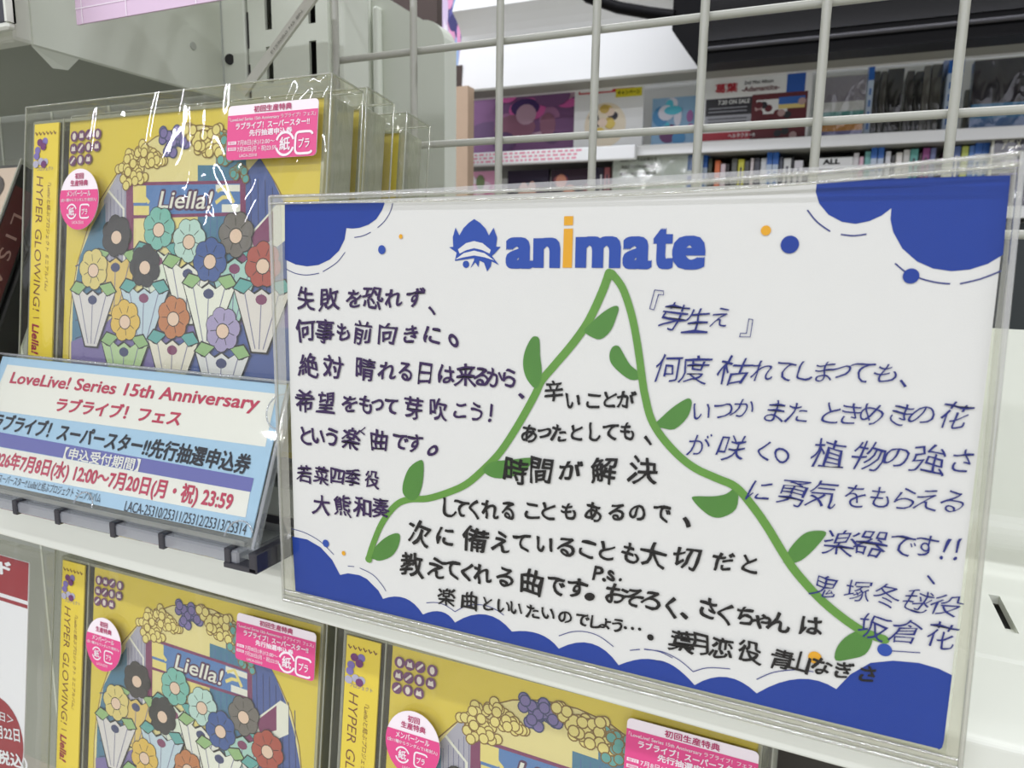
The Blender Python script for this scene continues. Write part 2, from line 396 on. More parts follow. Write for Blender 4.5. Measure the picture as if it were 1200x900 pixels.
    line(b, FA, 'Liella!', z8(516, 289), z8(688, 291), 21, y-e*10, ART['white'], .012, .2)
    # blossom clusters along the arch
    rr = random.Random(5)
    def cluster(pts, m, r):
        for (x, z) in pts:
            for k in range(5):
                q = FA.px(z8(x+rr.uniform(-17, 17), z+rr.uniform(-16, 16)))
                b.ell(q[0], q[1], r*1.18, r*1.18, y-e*11-k*.00002, ART['outline'] if m is not ART['purp'] else ART['navy'], 12)
                b.ell(q[0], q[1], r*.92, r*.92, y-e*11-k*.00002, m, 12)
    cluster([(395, 190), (412, 230), (470, 175), (400, 170), (425, 150), (450, 135), (475, 120), (500, 140), (520, 150), (440, 185), (450, 215), (425, 200), (490, 160)], ART['ylight'], .0017)
    cluster([(530, 75), (555, 90), (580, 75), (600, 95), (545, 120), (565, 70)], ART['purp'], .0018)
    cluster([(620, 75), (650, 90), (680, 80), (700, 95), (640, 110), (700, 70), (665, 120), (610, 60), (720, 120)], ART['ylight'], .0018)
    cluster([(725, 90), (745, 125), (735, 150), (770, 120), (755, 95)], ART['aqua'], .0016)
    cluster([(770, 195), (785, 205)], ART['aqua'], .0014)
    # eleven posies of large flowers in paper cones fill the foreground
    petal = [((375, 410), (38, 32, 36), (226, 196, 110)), ((515, 385), (120, 190, 182), (226, 236, 224)), ((615, 425), (190, 222, 220), (238, 238, 234)),
             ((770, 405), (112, 106, 104), (170, 212, 208)), ((300, 520), (226, 208, 130), (224, 220, 226)), ((470, 510), (30, 30, 38), (196, 216, 236)),
             ((685, 490), (48, 84, 160), (238, 240, 234)), ((860, 505), (176, 72, 56), (230, 224, 226)), ((405, 690), (228, 190, 80), (188, 216, 166)),
             ((565, 680), (196, 122, 70), (238, 232, 222)), ((728, 720), (170, 158, 206), (232, 232, 240))]
    for i, ((x, z), hc, wc) in enumerate(petal):
        hm = cm('petal_%d' % i, hc); wm = cm('wrap_%d' % i, wc); yy = y-e*(13+i*.9)
        c = FA.px(z8(x, z)); R_ = .0074
        # cone of wrapping paper below, frilled at its rim
        rim = [(c[0]-.0125+.025*k/8, c[1]-.0085-(.0018 if k % 2 else 0)) for k in range(9)]
        ol = [(c[0]-.0038, max(c[1]-.0306, zb)), (c[0]+.0038, max(c[1]-.0306, zb))]+[(q[0]+(.0006 if q[0] > c[0] else -.0006), q[1]+.0006) for q in reversed(rim)]
        b.poly(ol, yy, INKB)
        b.poly([(c[0]-.0032, max(c[1]-.030, zb)), (c[0]+.0032, max(c[1]-.030, zb))]+list(reversed(rim)), yy, wm)
        for k in (-1, 0, 1): b.stroke([(c[0]+k*.0075, c[1]-.010), (c[0]+k*.0018, max(c[1]-.029, zb))], .0004, yy-.00003, ART['lav2'], caps=False)
        b.ell(c[0], c[1]-.012, .0026, .0018, yy-.00004, ART['mag'] if i % 2 else ART['navy'], 10)
        for sg in (-1, 1):      # two leaves
            b.poly([(c[0]+sg*.003, c[1]-.006), (c[0]+sg*.010, c[1]-.0045), (c[0]+sg*.0135, c[1]-.0085), (c[0]+sg*.008, c[1]-.0105)], yy, INKB)
            b.poly([(c[0]+sg*.0036, c[1]-.0064), (c[0]+sg*.0098, c[1]-.0051), (c[0]+sg*.0127, c[1]-.0084), (c[0]+sg*.008, c[1]-.0100)], yy, ART['aqua'] if i % 2 else cm('leaf', (150, 190, 130)))
        for k in range(7):
            a = k*2*math.pi/7+i
            b.ell(c[0]+math.cos(a)*R_*.62, c[1]+math.sin(a)*R_*.62, R_*.50, R_*.50, yy-.00005, INKB, 12)
        for k in range(7):
            a = k*2*math.pi/7+i
            b.ell(c[0]+math.cos(a)*R_*.62, c[1]+math.sin(a)*R_*.62, R_*.46, R_*.46, yy-.00005, hm, 12)
        b.ell(c[0], c[1], R_*.66, R_*.66, yy-.00006, hm, 14)
        for k in range(7):
            a = k*2*math.pi/7+i+.45
            b.stroke([(c[0]+math.cos(a)*R_*.42, c[1]+math.sin(a)*R_*.42), (c[0]+math.cos(a)*R_*.78, c[1]+math.sin(a)*R_*.78)], .00028, yy-.00006, INKB, caps=False)
        b.ell(c[0], c[1]-.0006, R_*.43, R_*.39, yy-.00007, INKB, 12)
        b.ell(c[0], c[1]-.0006, R_*.38, R_*.34, yy-.00007, cm('heart', (236, 206, 188)), 12)
    # eleven round badges in the corner
    ip = [(127, 418), (172, 412), (218, 406), (272, 402), (122, 495), (167, 490), (215, 483), (266, 478), (117, 570), (165, 563), (214, 558)]
    for k, (x, z) in enumerate(ip):
        c = FA.px((60+x/5.29, 80+z/5.29)); b.ell(c[0], c[1], .0021, .0021, y-e, ART['icon'], 18)
        if k % 3 == 0: b.ell(c[0], c[1], .0010, .0014, y-e*2, ART['stw'], 10)
        elif k % 3 == 1: b.poly([(c[0]-.0012, c[1]-.0009), (c[0]+.0012, c[1]-.0009), (c[0]+.0008, c[1]+.0011), (c[0], c[1]+.0005), (c[0]-.0008, c[1]+.0011)], y-e*2, ART['stw'])
        else: b.stroke([(c[0]-.0009, c[1]-.0008), (c[0]+.0009, c[1]+.0010)], .0008, y-e*2, ART['stw'])
    b.build('cover_sheet', t)
    # paper band (obi) wrapped round the left edge
    b = MB(); ox0 = FA.px((41.6, 146))[0]; ox1 = FA.px((69.8, 146))[0]; oz1 = FA.px((55, 145))[1]
    b.box(ox0, -.0003, .001, ox1, .0003, oz1, YEL)
    bmid = (ox0+ox1)/2; HY = mat('band_brown', (112, 62, 40), .5); RD = mat('band_red', (150, 40, 60), .5)
    yo = -.0004
    def down(t_, x, z_top, z_bot, h, m, off=0.0, k=0):  # text reading downwards
        line(b, None, t_, (x, z_top), (x, z_bot), h, yo-k*.0001, m, off, .18, pxmode=False)
    down('HYPER GLOWING!', bmid-.0030, H_*.82, H_*.39, .0040, HY, -.008)
    down('\u300eLiella!\u3068\u7d50\u3076\u30d7\u30ed\u30b8\u30a7\u30af\u30c8 \u30df\u30cb\u30a2\u30eb\u30d0\u30e0\u300f', bmid+.0028, H_*.80, H_*.455, .0022, HY)
    down('Liella!', bmid-.0030, H_*.345, H_*.25, .0044, RD, .03)
    b.rect(bmid-.0045, H_*.366, bmid-.001, H_*.3685, yo, HY)
    for k in range(9): b.ell(bmid-.003+rr.uniform(-.003, .0055), H_*.895+rr.uniform(-.005, .005), .0017, .0015, yo-.00004*k, [ART['purp'], ART['lav'], ART['icon']][k % 3], 10)
    line(b, None, '\u30d7\u30ed\u30b8\u30a7\u30af\u30c8', (bmid-.005, H_*.845), (bmid+.005, H_*.845), .0016, yo, ART['lav2'], 0, 0, False)
    for k in range(6): b.stroke([(bmid-.0065+k*.0022, H_*.962), (bmid-.0055+k*.0022, H_*.952), (bmid-.005+k*.0022, H_*.958)], .0005, yo, HY, caps=False)
    b.build('paper_band', t)
    # tray and back booklet inside the case
    b = MB(); b.box(x0+.002, .0052, .003, x1-.0022, .0090, H_-.003, mat('tray_brown', (84, 74, 46), .3)); b.build('disc_tray', t)
    b = MB(); b.box(x0+.004, .0094, .003, x1-.004, .0138, H_-.006, mat('booklet_edge', (205, 196, 140), .6, noise=.08, scale=900)); b.build('booklet', t)
    # clear case: hinged lid in front, tray shell behind
    b = MB()
    b.box(x0, .0004, 0, x1, .0050, H_, CASE, .0006, 1); b.box(x0, .0051, 0, x1, .0150, H_, CASE, .0006, 1)
    for zz in (.0002, H_-.0014): b.box(x0, .0005, zz, x1, .0149, zz+.0012, CASEDGE)
    for xx in (x0, x1-.0012): b.box(xx, .0005, .0014, xx+.0012, .0149, H_-.0014, CASEDGE)
    hx = FA.px((73.5, 146))[0]; b.box(hx-.0003, .0002, 0, hx+.0003, .0006, H_, CASEDGE)
    b.build('clear_case', t)
    # wrapping film, open a little above the case
    b = MB(); g = .0022; n = 26; rows = 20
    X0, X1, Z0, Z1_ = x0-g, x1+g*1.3, -.0008, H_+.0052
    def fy(s_, r_):     # the film lies almost on the face and billows a little
        return -.0012-.0007*math.sin(9*s_+5*r_)*math.sin(math.pi*r_)-.0009*math.sin(math.pi*s_)
    vs_ = [(X0+(X1-X0)*i/n, fy(i/n, j/rows), Z0+(Z1_-Z0)*j/rows) for j in range(rows+1) for i in range(n+1)]
    fs = [(j*(n+1)+i, j*(n+1)+i+1, (j+1)*(n+1)+i+1, (j+1)*(n+1)+i) for j in range(rows) for i in range(n)]
    b.mesh(vs_, fs, WRAP, True)
    for (a0, a1) in (((X0, -.0012), (X0, .0158)), ((X1, .0158), (X1, -.0012))):
        b.face([(a0[0], a0[1], Z0), (a1[0], a1[1], Z0), (a1[0], a1[1], Z1_), (a0[0], a0[1], Z1_)], WRAP)
    b.face([(X0, -.0012, Z1_), (X1, -.0012, Z1_), (X1-.001, .0075, Z1_+.0012), (X1-.001, .0158, Z1_), (X0+.001, .0158, Z1_), (X0+.001, .0075, Z1_+.0012)], WRAP)
    ed = CASEDGE
    for q in ([(X0, -.0012, Z1_), (X1, -.0012, Z1_)], [(X0, .0158, Z1_), (X1, .0158, Z1_)], [(X0, -.0012, Z0), (X0, -.0012, Z1_)], [(X1, -.0012, Z0), (X1, -.0012, Z1_)], [(X1, .0158, Z0), (X1, .0158, Z1_)], [(X1, -.0012, Z1_), (X1, .0158, Z1_)]):
        b.tube(q, .00035, ed, 6)
    # film tucks at the two top corners
    for xx, sg in ((X0, 1), (X1, -1)):
        b.face([(xx, -.0013, Z1_), (xx+sg*.010, -.0014, Z1_-.001), (xx+sg*.002, -.0020, Z1_-.008)], WRAP)
    film = b.build('wrapping_film', t)
    # stickers on the film
    def recyc(b, c, r, y_, s_):
        if s_ == '\u7d19':
            for k in range(2): b.stroke([(c[0]+r*math.cos(a), c[1]+r*math.sin(a)) for a in [math.radians(k*180+20+14*j) for j in range(11)]], r*.22, y_, ART['stw'], caps=False)
            line(b, None, s_, (c[0]-r*.6, c[1]), (c[0]+r*.6, c[1]), r*1.2, y_, ART['stw'], .02, 0, False)
        else:
            b.stroke([(c[0]+r*.95*math.copysign(abs(math.cos(a))**.4, math.cos(a)), c[1]+r*.95*math.copysign(abs(math.sin(a))**.4, math.sin(a))) for a in [math.radians(25+16*j) for j in range(20)]], r*.22, y_, ART['stw'], caps=False)
            line(b, None, s_, (c[0]-r*.6, c[1]-.0001), (c[0]+r*.62, c[1]-.0001), r*.85, y_, ART['stw'], .02, 0, False)
    ys = -.0028
    FS = Frame(FA.o, TILT)
    b = MB(); a0 = FA.px((266, 123), ys); c0 = FA.px((371, 117), ys); d0 = FA.px((373, 180), ys); e0 = FA.px((267, 190), ys)
    sx0, sx1, sz1, sz0 = (a0[0]+e0[0])/2, (c0[0]+d0[0])/2, (a0[1]+c0[1])/2, (d0[1]+e0[1])/2
    sw, sh = sx1-sx0, sz1-sz0
    def S(u, v): return (sx0+sw*u, sz1-sh*v)
    r_ = .0015
    ol = []
    for (cx_, cz_, a_) in ((sx1-r_, sz1-r_, 0), (sx0+r_, sz1-r_, 90), (sx0+r_, sz0+r_, 180), (sx1-r_, sz0+r_, 270)):
        ol += [(cx_+r_*math.cos(math.radians(a_+18*k)), cz_+r_*math.sin(math.radians(a_+18*k))) for k in range(6)]
    b.prism_y(ol, ys, ys+.0002, ART['stw'])
    lo = [(sx0, sz1-sh*.18), (sx1, sz1-sh*.18)]+[q for q in reversed(ol) if q[1] < sz1-sh*.3]
    b.poly(lo, ys-.0001, ART['pink'])
    k2 = ys-.0002
    def sl(t_, u0, u1, v, h, m=ART['stw'], off=.006): line(b, None, t_, S(u0, v), S(u1, v), sh*h, k2, m, off, 0, False)
    sl('\u521d\u56de\u751f\u7523\u7279\u5178', .30, .72, .095, .12, ART['pinkt'], .02)
    sl('\u300cLoveLive! Series 15th Anniversary \u30e9\u30d6\u30e9\u30a4\u30d6\uff01\u30d5\u30a7\u30b9\u300d', .02, .98, .265, .09)
    sl('\u30e9\u30d6\u30e9\u30a4\u30d6\uff01\u30b9\u30fc\u30d1\u30fc\u30b9\u30bf\u30fc!!', .10, .92, .385, .125, off=.03)
    sl('\u5148\u884c\u62bd\u9078\u7533\u8fbc\u5238', .26, .74, .525, .12, off=.03)
    sl('7\u67088\u65e5(\u6c34)12:00\uff5e', .13, .55, .70, .115); sl('7\u670820\u65e5(\u6708\u30fb\u795d)23:59', .13, .57, .82, .115)
    b.rect(*S(.02, .72), *S(.115, .66), k2, ART['stw']); b.rect(*S(.02, .83), *S(.115, .77), k2, ART['stw'])
    line(b, None, '\u53d7\u4ed8', S(.03, .69), S(.105, .69), sh*.045, k2-.0001, ART['pink'], 0, 0, False)
    line(b, None, '\u671f\u9593', S(.03, .80), S(.105, .80), sh*.045, k2-.0001, ART['pink'], 0, 0, False)
    sl('LACA-25310', .16, .36, .93, .055)
    recyc(b, S(.665, .76), .0037, k2, '\u7d19'); recyc(b, S(.87, .76), .0037, k2, '\u30d7\u30e9')
    b.build('ticket_sticker', film, 'pink ticket sticker with rounded corners')
    b = MB(); c = FA.px((92.5, 233.5), ys); rx = .0109; rz = (FA.px((92, 197), ys)[1]-FA.px((92, 270), ys)[1])/2*.98
    el = [(c[0]+rx*math.cos(2*math.pi*i/40), c[1]+rz*math.sin(2*math.pi*i/40)) for i in range(40)]
    b.prism_y(el, ys, ys+.0002, ART['stw'])
    cut = c[1]+rz*.36
    b.poly([q for q in el if q[1] < cut-.0001], ys-.0001, ART['pink'])
    def rl(t_, u0, u1, v, h, m=ART['stw'], off=.02): line(b, None, t_, (c[0]+rx*u0, c[1]+rz*v), (c[0]+rx*u1, c[1]+rz*v), rz*h, k2, m, off, 0, False)
    rl('\u521d\u56de', -.22, .22, .76, .20, ART['pinkt']); rl('\u751f\u7523\u7279\u5178', -.45, .45, .53, .20, ART['pinkt'])
    rl('\u30e1\u30f3\u30d0\u30fc\u30b7\u30fc\u30eb', -.62, .62, .19, .19); rl('(\u516811\u7a2e\u304b\u3089\u30e9\u30f3\u30c0\u30e0\u30671\u679a\u5c01\u5165)', -.92, .92, -.03, .13, off=.01)
    recyc(b, (c[0]-rx*.34, c[1]-rz*.40), .0027, k2, '\u7d19'); recyc(b, (c[0]+rx*.34, c[1]-rz*.40), .0027, k2, '\u30d7\u30e9')
    rl('LACA-25310', -.3, .3, -.76, .10, off=0)
    b.build('round_sticker', film, 'oval white and pink sticker')
    return t
alb = build_album()
tag(alb, 'yellow wrapped album at the front of the upper stack behind the blue price card', 'CD album', 'yellow albums stacked on the riser')
nrm = Vector((0, math.cos(math.radians(TILT)), -math.sin(math.radians(TILT))))
up = FA.v
def place(src, label, group, loc, front=False):
    o = copy_tree(src)
    for ch in list(o.children_recursive):
        if not front and 'sticker' in ch.name: bpy.data.objects.remove(ch)
    o.location = loc; tag(o, label, 'CD album', group); return o
place(alb, 'wrapped album second from the front in the upper stack on the riser', 'yellow albums stacked on the riser', base+Vector((0, .0192, 0)))
place(alb, 'rearmost and lowest album of the upper stack, peeking out on the right', 'yellow albums stacked on the riser', base+Vector((.0030, .0400, -.0045)))
YLo = .1995
for k, (pl, lab) in enumerate((((69.4, 650), ('yellow wrapped album on the lower row, left one, beside the red and white sheet', 'album hidden close behind the left album of the lower row', 'third album back behind the left album of the lower row', 'fourth album back behind the left album of the lower row', 'rearmost album behind the left album of the lower row')),
                  ((402, 744), ('yellow wrapped album on the lower row, right one, below the message board', 'album hidden close behind the right album of the lower row', 'third album back behind the right album of the lower row', 'fourth album back behind the right album of the lower row', 'rearmost album behind the right album of the lower row')))):
    xl = (-1.5438, -.7652)[k]*YLo
    b0 = Vector((xl+W_/2, YLo, CAM.z-.665*YLo))-up*H_
    for j in range(5): place(alb, lab[j], 'yellow albums on the lower row', b0+Vector((0, .0192*j, 0)), j == 0)

# riser under the upper stack
t = thing('display_riser', 'low pale riser under the upper album stack with a dark foot strip', 'riser', (-.31, .183, ZS+.0053))
b = MB(); b.box(0, .004, 0, .168, .112, .006, mat('riser_foot', (44, 40, 46), .5)); b.build('foot_strip', t)
b = MB(); zt = base.z-ZS-.0035-.0045-.0037+.0002
b.box(-.002, .003, .006, .17, .113, zt, mat('riser_grey', (188, 190, 180), .5), .001, 1); b.box(.0, .0, zt, .155, .042, zt+.0045, ACRYL); b.build('riser_body', t)

# the other albums at the far left, leaning back with their dark red spines towards the yellow stack
LT = 24.0
t0 = Vector((-.3105, .2, CAM.z+.0401)); up2 = Vector((0, math.sin(math.radians(LT)), math.cos(math.radians(LT))))
bl = t0-up2*.125
t = thing('album_case', 'dark red spined album leaning at the far left edge behind the price card', 'CD album', bl, LT)
AR = mat('album_red', (84, 16, 20), .35, noise=.15, scale=120)
b = MB(); b.box(-.142, .0012, .001, -.0006, .0112, .1235, mat('album_black', (16, 14, 14), .3)); b.build('cover_board', t)
b = MB()
b.rect(-.141, .004, -.002, .122, .0009, mat('album_skin', (206, 184, 166), .5)); b.ell(-.02, .112, .014, .008, .0006, mat('album_hair', (54, 40, 36), .5)); b.ell(-.06, .07, .03, .034, .0006, mat('album_hair', (54, 40, 36)))
b.build('cover_picture', t)
b = MB()
xs = -.0003
b.face([(xs, .0014, .002), (xs, .0110, .002), (xs, .0110, .114), (xs, .0014, .114)], AR)
AL = mat('album_letter', (180, 140, 132), .5)
def side(t_, z0_, z1_, yc_, hh_):          # lettering down the spine
    vs_, fs = glyph(t_, 0.0); x0 = min(v[0] for v in vs_); x1 = max(v[0] for v in vs_); y0 = min(v[1] for v in vs_); y1_ = max(v[1] for v in vs_)
    b.mesh([(xs+.0001, yc_+(v[1]-y0)/(y1_-y0)*hh_-hh_/2, z0_+(v[0]-x0)/(x1-x0)*(z1_-z0_)) for v in vs_], fs, AL)
side('L I S A', .103, .071, .0066, .0046); side('\u5370', .060, .055, .0066, .004)
b.build('printed_spine', t)
b = MB(); b.box(-.1435, 0, -.0008, 0, .0122, .1255, CASE, .0006, 1); b.box(-.0006, -.0002, 0, .0003, .0002, .1255, CASEDGE); b.build('clear_case', t)
t2 = thing('album_case', 'black album case behind the dark red spined one at the far left', 'CD album', bl+Vector((0, .0150, 0)), LT)
b = MB(); b.box(-.142, .0012, .001, -.0006, .0112, .1235, mat('album_black', (16, 14, 14), .3)); b.build('cover_board', t2)
b = MB(); b.box(-.1435, 0, -.0008, 0, .0122, .1255, CASE, .0006, 1); b.build('clear_case', t2)

# ------------------------------------------------------------------ blue price card on its clear stand
PT = 22.0
FP = Frame(at_y((0, 568), .160), PT)
def z4(x, y): return (x/3.2147, 380+y/3.2147)
pr0 = FP.px(z4(965, 808)); pr1 = FP.px(z4(1058, 224)); pl1 = FP.px((3, 418)); ub = FP.px((0, 568))
cxl, cxr, czt, czb = pl1[0], (pr0[0]+pr1[0])/2, (pr1[1]+pl1[1])/2, pr0[1]/2
t = thing('price_card_stand', 'light blue event price card in a clear tilted stand on the shelf edge', 'sign', FP.o, PT)
CB = mat('card_light_blue', (166, 202, 238), .55, noise=.02, scale=200); CW = mat('card_white', (232, 234, 236), .55); CV = mat('card_violet', (104, 108, 184), .55)
CM = mat('card_magenta', (186, 52, 92), .55); CN = mat('card_navy', (24, 30, 52), .55)
b = MB(); b.box(cxl, 0, czb, cxr, .0004, czt, CB)
def q4(l, m, k): b.poly([(max(FP.px(z4(*p))[0], cxl+.0001), FP.px(z4(*p))[1]) for p in l], -.0001*k, m)
q4([(28, 152), (1042, 262), (1000, 462), (-40, 322)], CW, 1)
q4([(-60, 396), (957, 580), (945, 632), (-60, 450)], CV, 1)
q4([(-60, 452), (943, 632), (926, 728), (-60, 548)], CW, 1)
def l4(s_, a, c_, h, m, off=.0, sl=0): line(b, FP, s_, z4(*a), z4(*c_), h/3.2147, -.0002, m, off, sl)
l4('LoveLive! Series 15th Anniversary', (42, 207), (977, 306), 64, CM, .022, .12)
l4('\u30e9\u30d6\u30e9\u30a4\u30d6\uff01\u30d5\u30a7\u30b9', (215, 300), (685, 355), 58, CM, .035, .1)
l4('\u30e9\u30d6\u30e9\u30a4\u30d6\uff01\u30b9\u30fc\u30d1\u30fc\u30b9\u30bf\u30fc!!\u5148\u884c\u62bd\u9078\u7533\u8fbc\u5238', (-20, 362), (945, 530), 74, CN, .03, .1)
l4('\u3010\u7533\u8fbc\u53d7\u4ed8\u671f\u9593\u3011', (245, 484), (528, 532), 48, CW, .02)
l4('2026\u5e747\u67088\u65e5(\u6c34) 12:00\uff5e7\u670820\u65e5(\u6708\u30fb\u795d) 23:59', (-34, 506), (878, 674), 84, CM, .03)
l4('\u30b9\u30fc\u30d1\u30fc\u30b9\u30bf\u30fc!! Liella!\u3068\u7d50\u3076\u30d7\u30ed\u30b8\u30a7\u30af\u30c8 \u30df\u30cb\u30a2\u30eb\u30d0\u30e0', (-2, 579), (382, 656), 36, CN)
l4('LACA-25310/25311/25312/25313/25314', (473, 684), (930, 774), 42, CN)
b.build('printed_card', t)
b = MB()
m_ = .0012
b.box(cxl-m_, -.0016, czb-.003, cxr+m_*2.2, -.0006, czt+.0008, ACRYL if False else clear('acrylic_front', base=.02, edge=.4, rough=.03, wr=.0, body=.0), .0003, 1)
b.build('front_sheet', t)
b = MB(); AE = clear('acrylic_edge', tint=(220, 224, 226), base=.12, edge=.5, rough=.08, body=.3, bodycol=(205, 208, 210))
b.box(cxl-m_, .0008, czb-.004, cxr+m_*2.2, .0022, czt+.0010, ACRYL, .0003, 1)
b.tube([(cxl-m_, -.0011, czt+.0008), (cxr+m_*2.2, -.0011, czt+.0008)], .0005, AE, 6); b.tube([(cxr+m_*2.2, -.0011, czb-.003), (cxr+m_*2.2, -.0011, czt+.0008)], .0006, AE, 6)
for (x, z, r, a0, a1) in ((cxr+.002, FP.px(z4(1040, 330))[1], .0056, 90, 270), (FP.px(z4(338, 655))[0], czb-.001, .0046, 0, 180), (cxr-.003, czb-.001, .0056, 30, 180)):
    b.tube([(x+r*math.cos(math.radians(a0+(a1-a0)*k/14)), -.0018, z+r*math.sin(math.radians(a0+(a1-a0)*k/14))) for k in range(15)], .00028, AE, 6)
b.build('back_sheet', t)
# foot: square clear bar with dark clip posts, set level on the shelf edge
ft = thing('stand_foot', None, None); ft.parent = t; ft.rotation_euler = (math.radians(PT), 0, 0)
del_ = FP.o
b = MB()
zf0 = at_y((0, 596), .157).z-del_.z
FOOT = clear('foot_acrylic', tint=(225, 228, 230), base=.12, edge=.5, rough=.1, body=.42, bodycol=(186, 190, 194))
b.box(cxl-.004, -.0035, zf0, cxr-.002, .006, zf0+.0042, FOOT, .0006, 1); b.box(cxl-.004, -.001, zf0+.0046, cxr-.002, .006, zf0+.0066, FOOT, .0004, 1)
b.box(cxl-.004, .006, zf0+.0005, cxr-.002, .024, zf0+.0025, ACRYL)
ob = b.build('clear_foot', None); C.objects.unlink(ft); bpy.data.objects.remove(ft)
ob.parent = t; ob.rotation_euler = (math.radians(PT), 0, 0)
SM = clear('smoke_clip', tint=(120, 120, 125), base=.06, edge=.4, rough=.1, body=.45, bodycol=(70, 70, 78))
zl = ZS-del_.z+.0047
for k, xz in enumerate((65, 225, 435, 620, 870)):
    b = MB(); x = FP.px(z4(xz, 700+xz*.2))[0]
    b.box(x-.0012, -.0042, zf0-.0004, x+.0012, .0005, zf0+.0050, SM, .0003, 1)
    if k == 4:
        b.box(x-.0012, -.0046, zf0-.0012, x+.012, .0005, zf0+.0006, SM, .0003, 1); b.box(x+.009, -.0046, zf0-.001, x+.0122, .012, zf0+.0052, SM, .0003, 1)
    b.box(x-.001, .011, zl, x+.001, .024, zf0+.0006, SM)
    b.build('clip_post', ob)

# ------------------------------------------------------------------ the handwritten message board
YM = .1665
FM = Frame(Vector((0, YM, CAM.z-.1)), 0)
org = FM.o
t = thing('message_board', 'white message board with handwritten notes, green vine and shop logo in a clear hard sleeve', 'sign', org)
def A(x, y): return (320+x/3.75, 230+y/3.75)
def Bz(x, y): return (600+x/3.75, 230+y/3.75)
def Cz(x, y): return (880+x/3.75, 180+y/3.75)
def Dz(x, y): return (320+x/3.75, 460+y/3.75)
def Ez(x, y): return (600+x/3.75, 460+y/3.75)
def Fz(x, y): return (860+x/3.75, 400+y/3.75)
def Gz(x, y): return (420+x/3.75, 600+y/3.75)
def Hz(x, y): return (740+x/3.0, 620+y/3.0)
def Iz(x, y): return (380+x/3.0, 640+y/3.0)
def Q(fn, l): return FM.pts([fn(*p) for p in l])
def smooth_pts(l, n=4, closed=False):
    out = []; N = len(l); rng = range(N if closed else N-1)
    for i in rng:
        p0 = l[(i-1) % N] if closed or i > 0 else l[i]; p1 = l[i]; p2 = l[(i+1) % N]; p3 = l[(i+2) % N] if closed or i+2 < N else l[(i+1) % N]
        for k in range(n):
            s_ = k/n; out.append(tuple(.5*((2*p1[c])+(-p0[c]+p2[c])*s_+(2*p0[c]-5*p1[c]+4*p2[c]-p3[c])*s_*s_+(-p0[c]+3*p1[c]-3*p2[c]+p3[c])*s_**3) for c in (0, 1)))
    if not closed: out.append(tuple(l[-1]))
    return out
b = MB()
corn = FM.pts([(334, 237.5), (1184, 205), (1106, 868), (1104, 874), (1099, 877), (346.5, 692.5)])
b.prism_y(corn, 0, .0005, PAPER)
y1 = -.00008
b.poly(Q(A, [(52, 28), (492, 28), (480, 60), (455, 100), (420, 125), (380, 139), (350, 142), (323, 140), (315, 190), (290, 240), (250, 278), (200, 302), (150, 308), (100, 300), (53, 278)]), y1, BLUEP)
b.poly(Q(Cz, [(290, 119), (285, 170), (300, 220), (340, 268), (400, 300), (460, 309), (520, 297), (575, 272), (617, 240), (613, 290), (625, 345), (665, 417), (730, 474), (800, 505), (880, 517), (960, 510), (1040, 485), (1107, 445), (1140, 95)]), y1, BLUEP)
bot = [Dz(*q) for q in [(85, 632), (150, 645), (210, 680), (260, 735), (295, 801), (330, 794), (380, 802)]]
def scal(fn, a, pk, c): # cloud lobe through three zoom points as a smooth arc
    p = [fn(*a), fn(*pk), fn(*c)]; o_ = []
    for k in range(8):
        s_ = k/8; m0 = (p[1][0]*2-(p[0][0]+p[2][0])/2, p[1][1]*2-(p[0][1]+p[2][1])/2)
        o_.append(tuple((1-s_)**2*p[0][c_]+2*s_*(1-s_)*m0[c_]+s_*s_*p[2][c_] for c_ in (0, 1)))
    return o_
bot += [Iz(150, 115), Iz(190, 155)]
for a_, k_, c_ in [((207, 185), (285, 183), (347, 240)), ((347, 240), (412, 230), (460, 268)), ((460, 268), (568, 240), (660, 300)), ((660, 300), (755, 308), (825, 360)), ((825, 360), (940, 342), (1035, 418)), ((1035, 418), (1140, 396), (1225, 428))]:
    bot += scal(Iz, a_, k_, c_)
for a_, k_, c_ in [((85, 460), (150, 482), (222, 548)), ((222, 548), (335, 520), (440, 577)), ((440, 577), (590, 526), (720, 562))]: bot += scal(Hz, a_, k_, c_)
bot += [Hz(*q) for q in [(720, 562), (770, 510), (840, 470), (920, 462), (1010, 470), (1080, 490), (1127, 513), (1098, 745), (1092, 768), (1079, 776)]]+[(1099, 877), (346.5, 692.5)]
b.poly(FM.pts(bot), y1, BLUEP)
def thin(fn, l, wd=.00022): b.stroke(smooth_pts(Q(fn, l)), wd, -.0001, LINEB, caps=False)
thin(A, [(527, 30), (515, 70), (490, 110), (460, 138)]); thin(A, [(430, 158), (395, 174), (358, 181)]); thin(A, [(317, 246), (280, 292), (220, 331)]); thin(A, [(203, 338), (150, 346), (100, 339), (55, 318)])
thin(Cz, [(248, 248), (290, 300), (348, 342)], .0003); thin(Cz, [(395, 355), (450, 361), (508, 354)], .0003); thin(Cz, [(633, 482), (680, 520), (750, 550), (820, 567), (875, 572)], .0003); thin(Cz, [(918, 572), (1010, 550), (1100, 515)], .0003)
thin(Dz, [(82, 598), (140, 615), (210, 655), (268, 712)]); thin(Dz, [(330, 762), (358, 764)]); thin(Dz, [(382, 770), (440, 800), (480, 845), (497, 872)])
thin(Gz, [(300, 398), (345, 397), (385, 410), (425, 437)]); thin(Gz, [(425, 437), (480, 410), (545, 407), (600, 425), (640, 452)]); thin(Gz, [(882, 543), (940, 525), (1000, 525), (1060, 545), (1122, 590)])
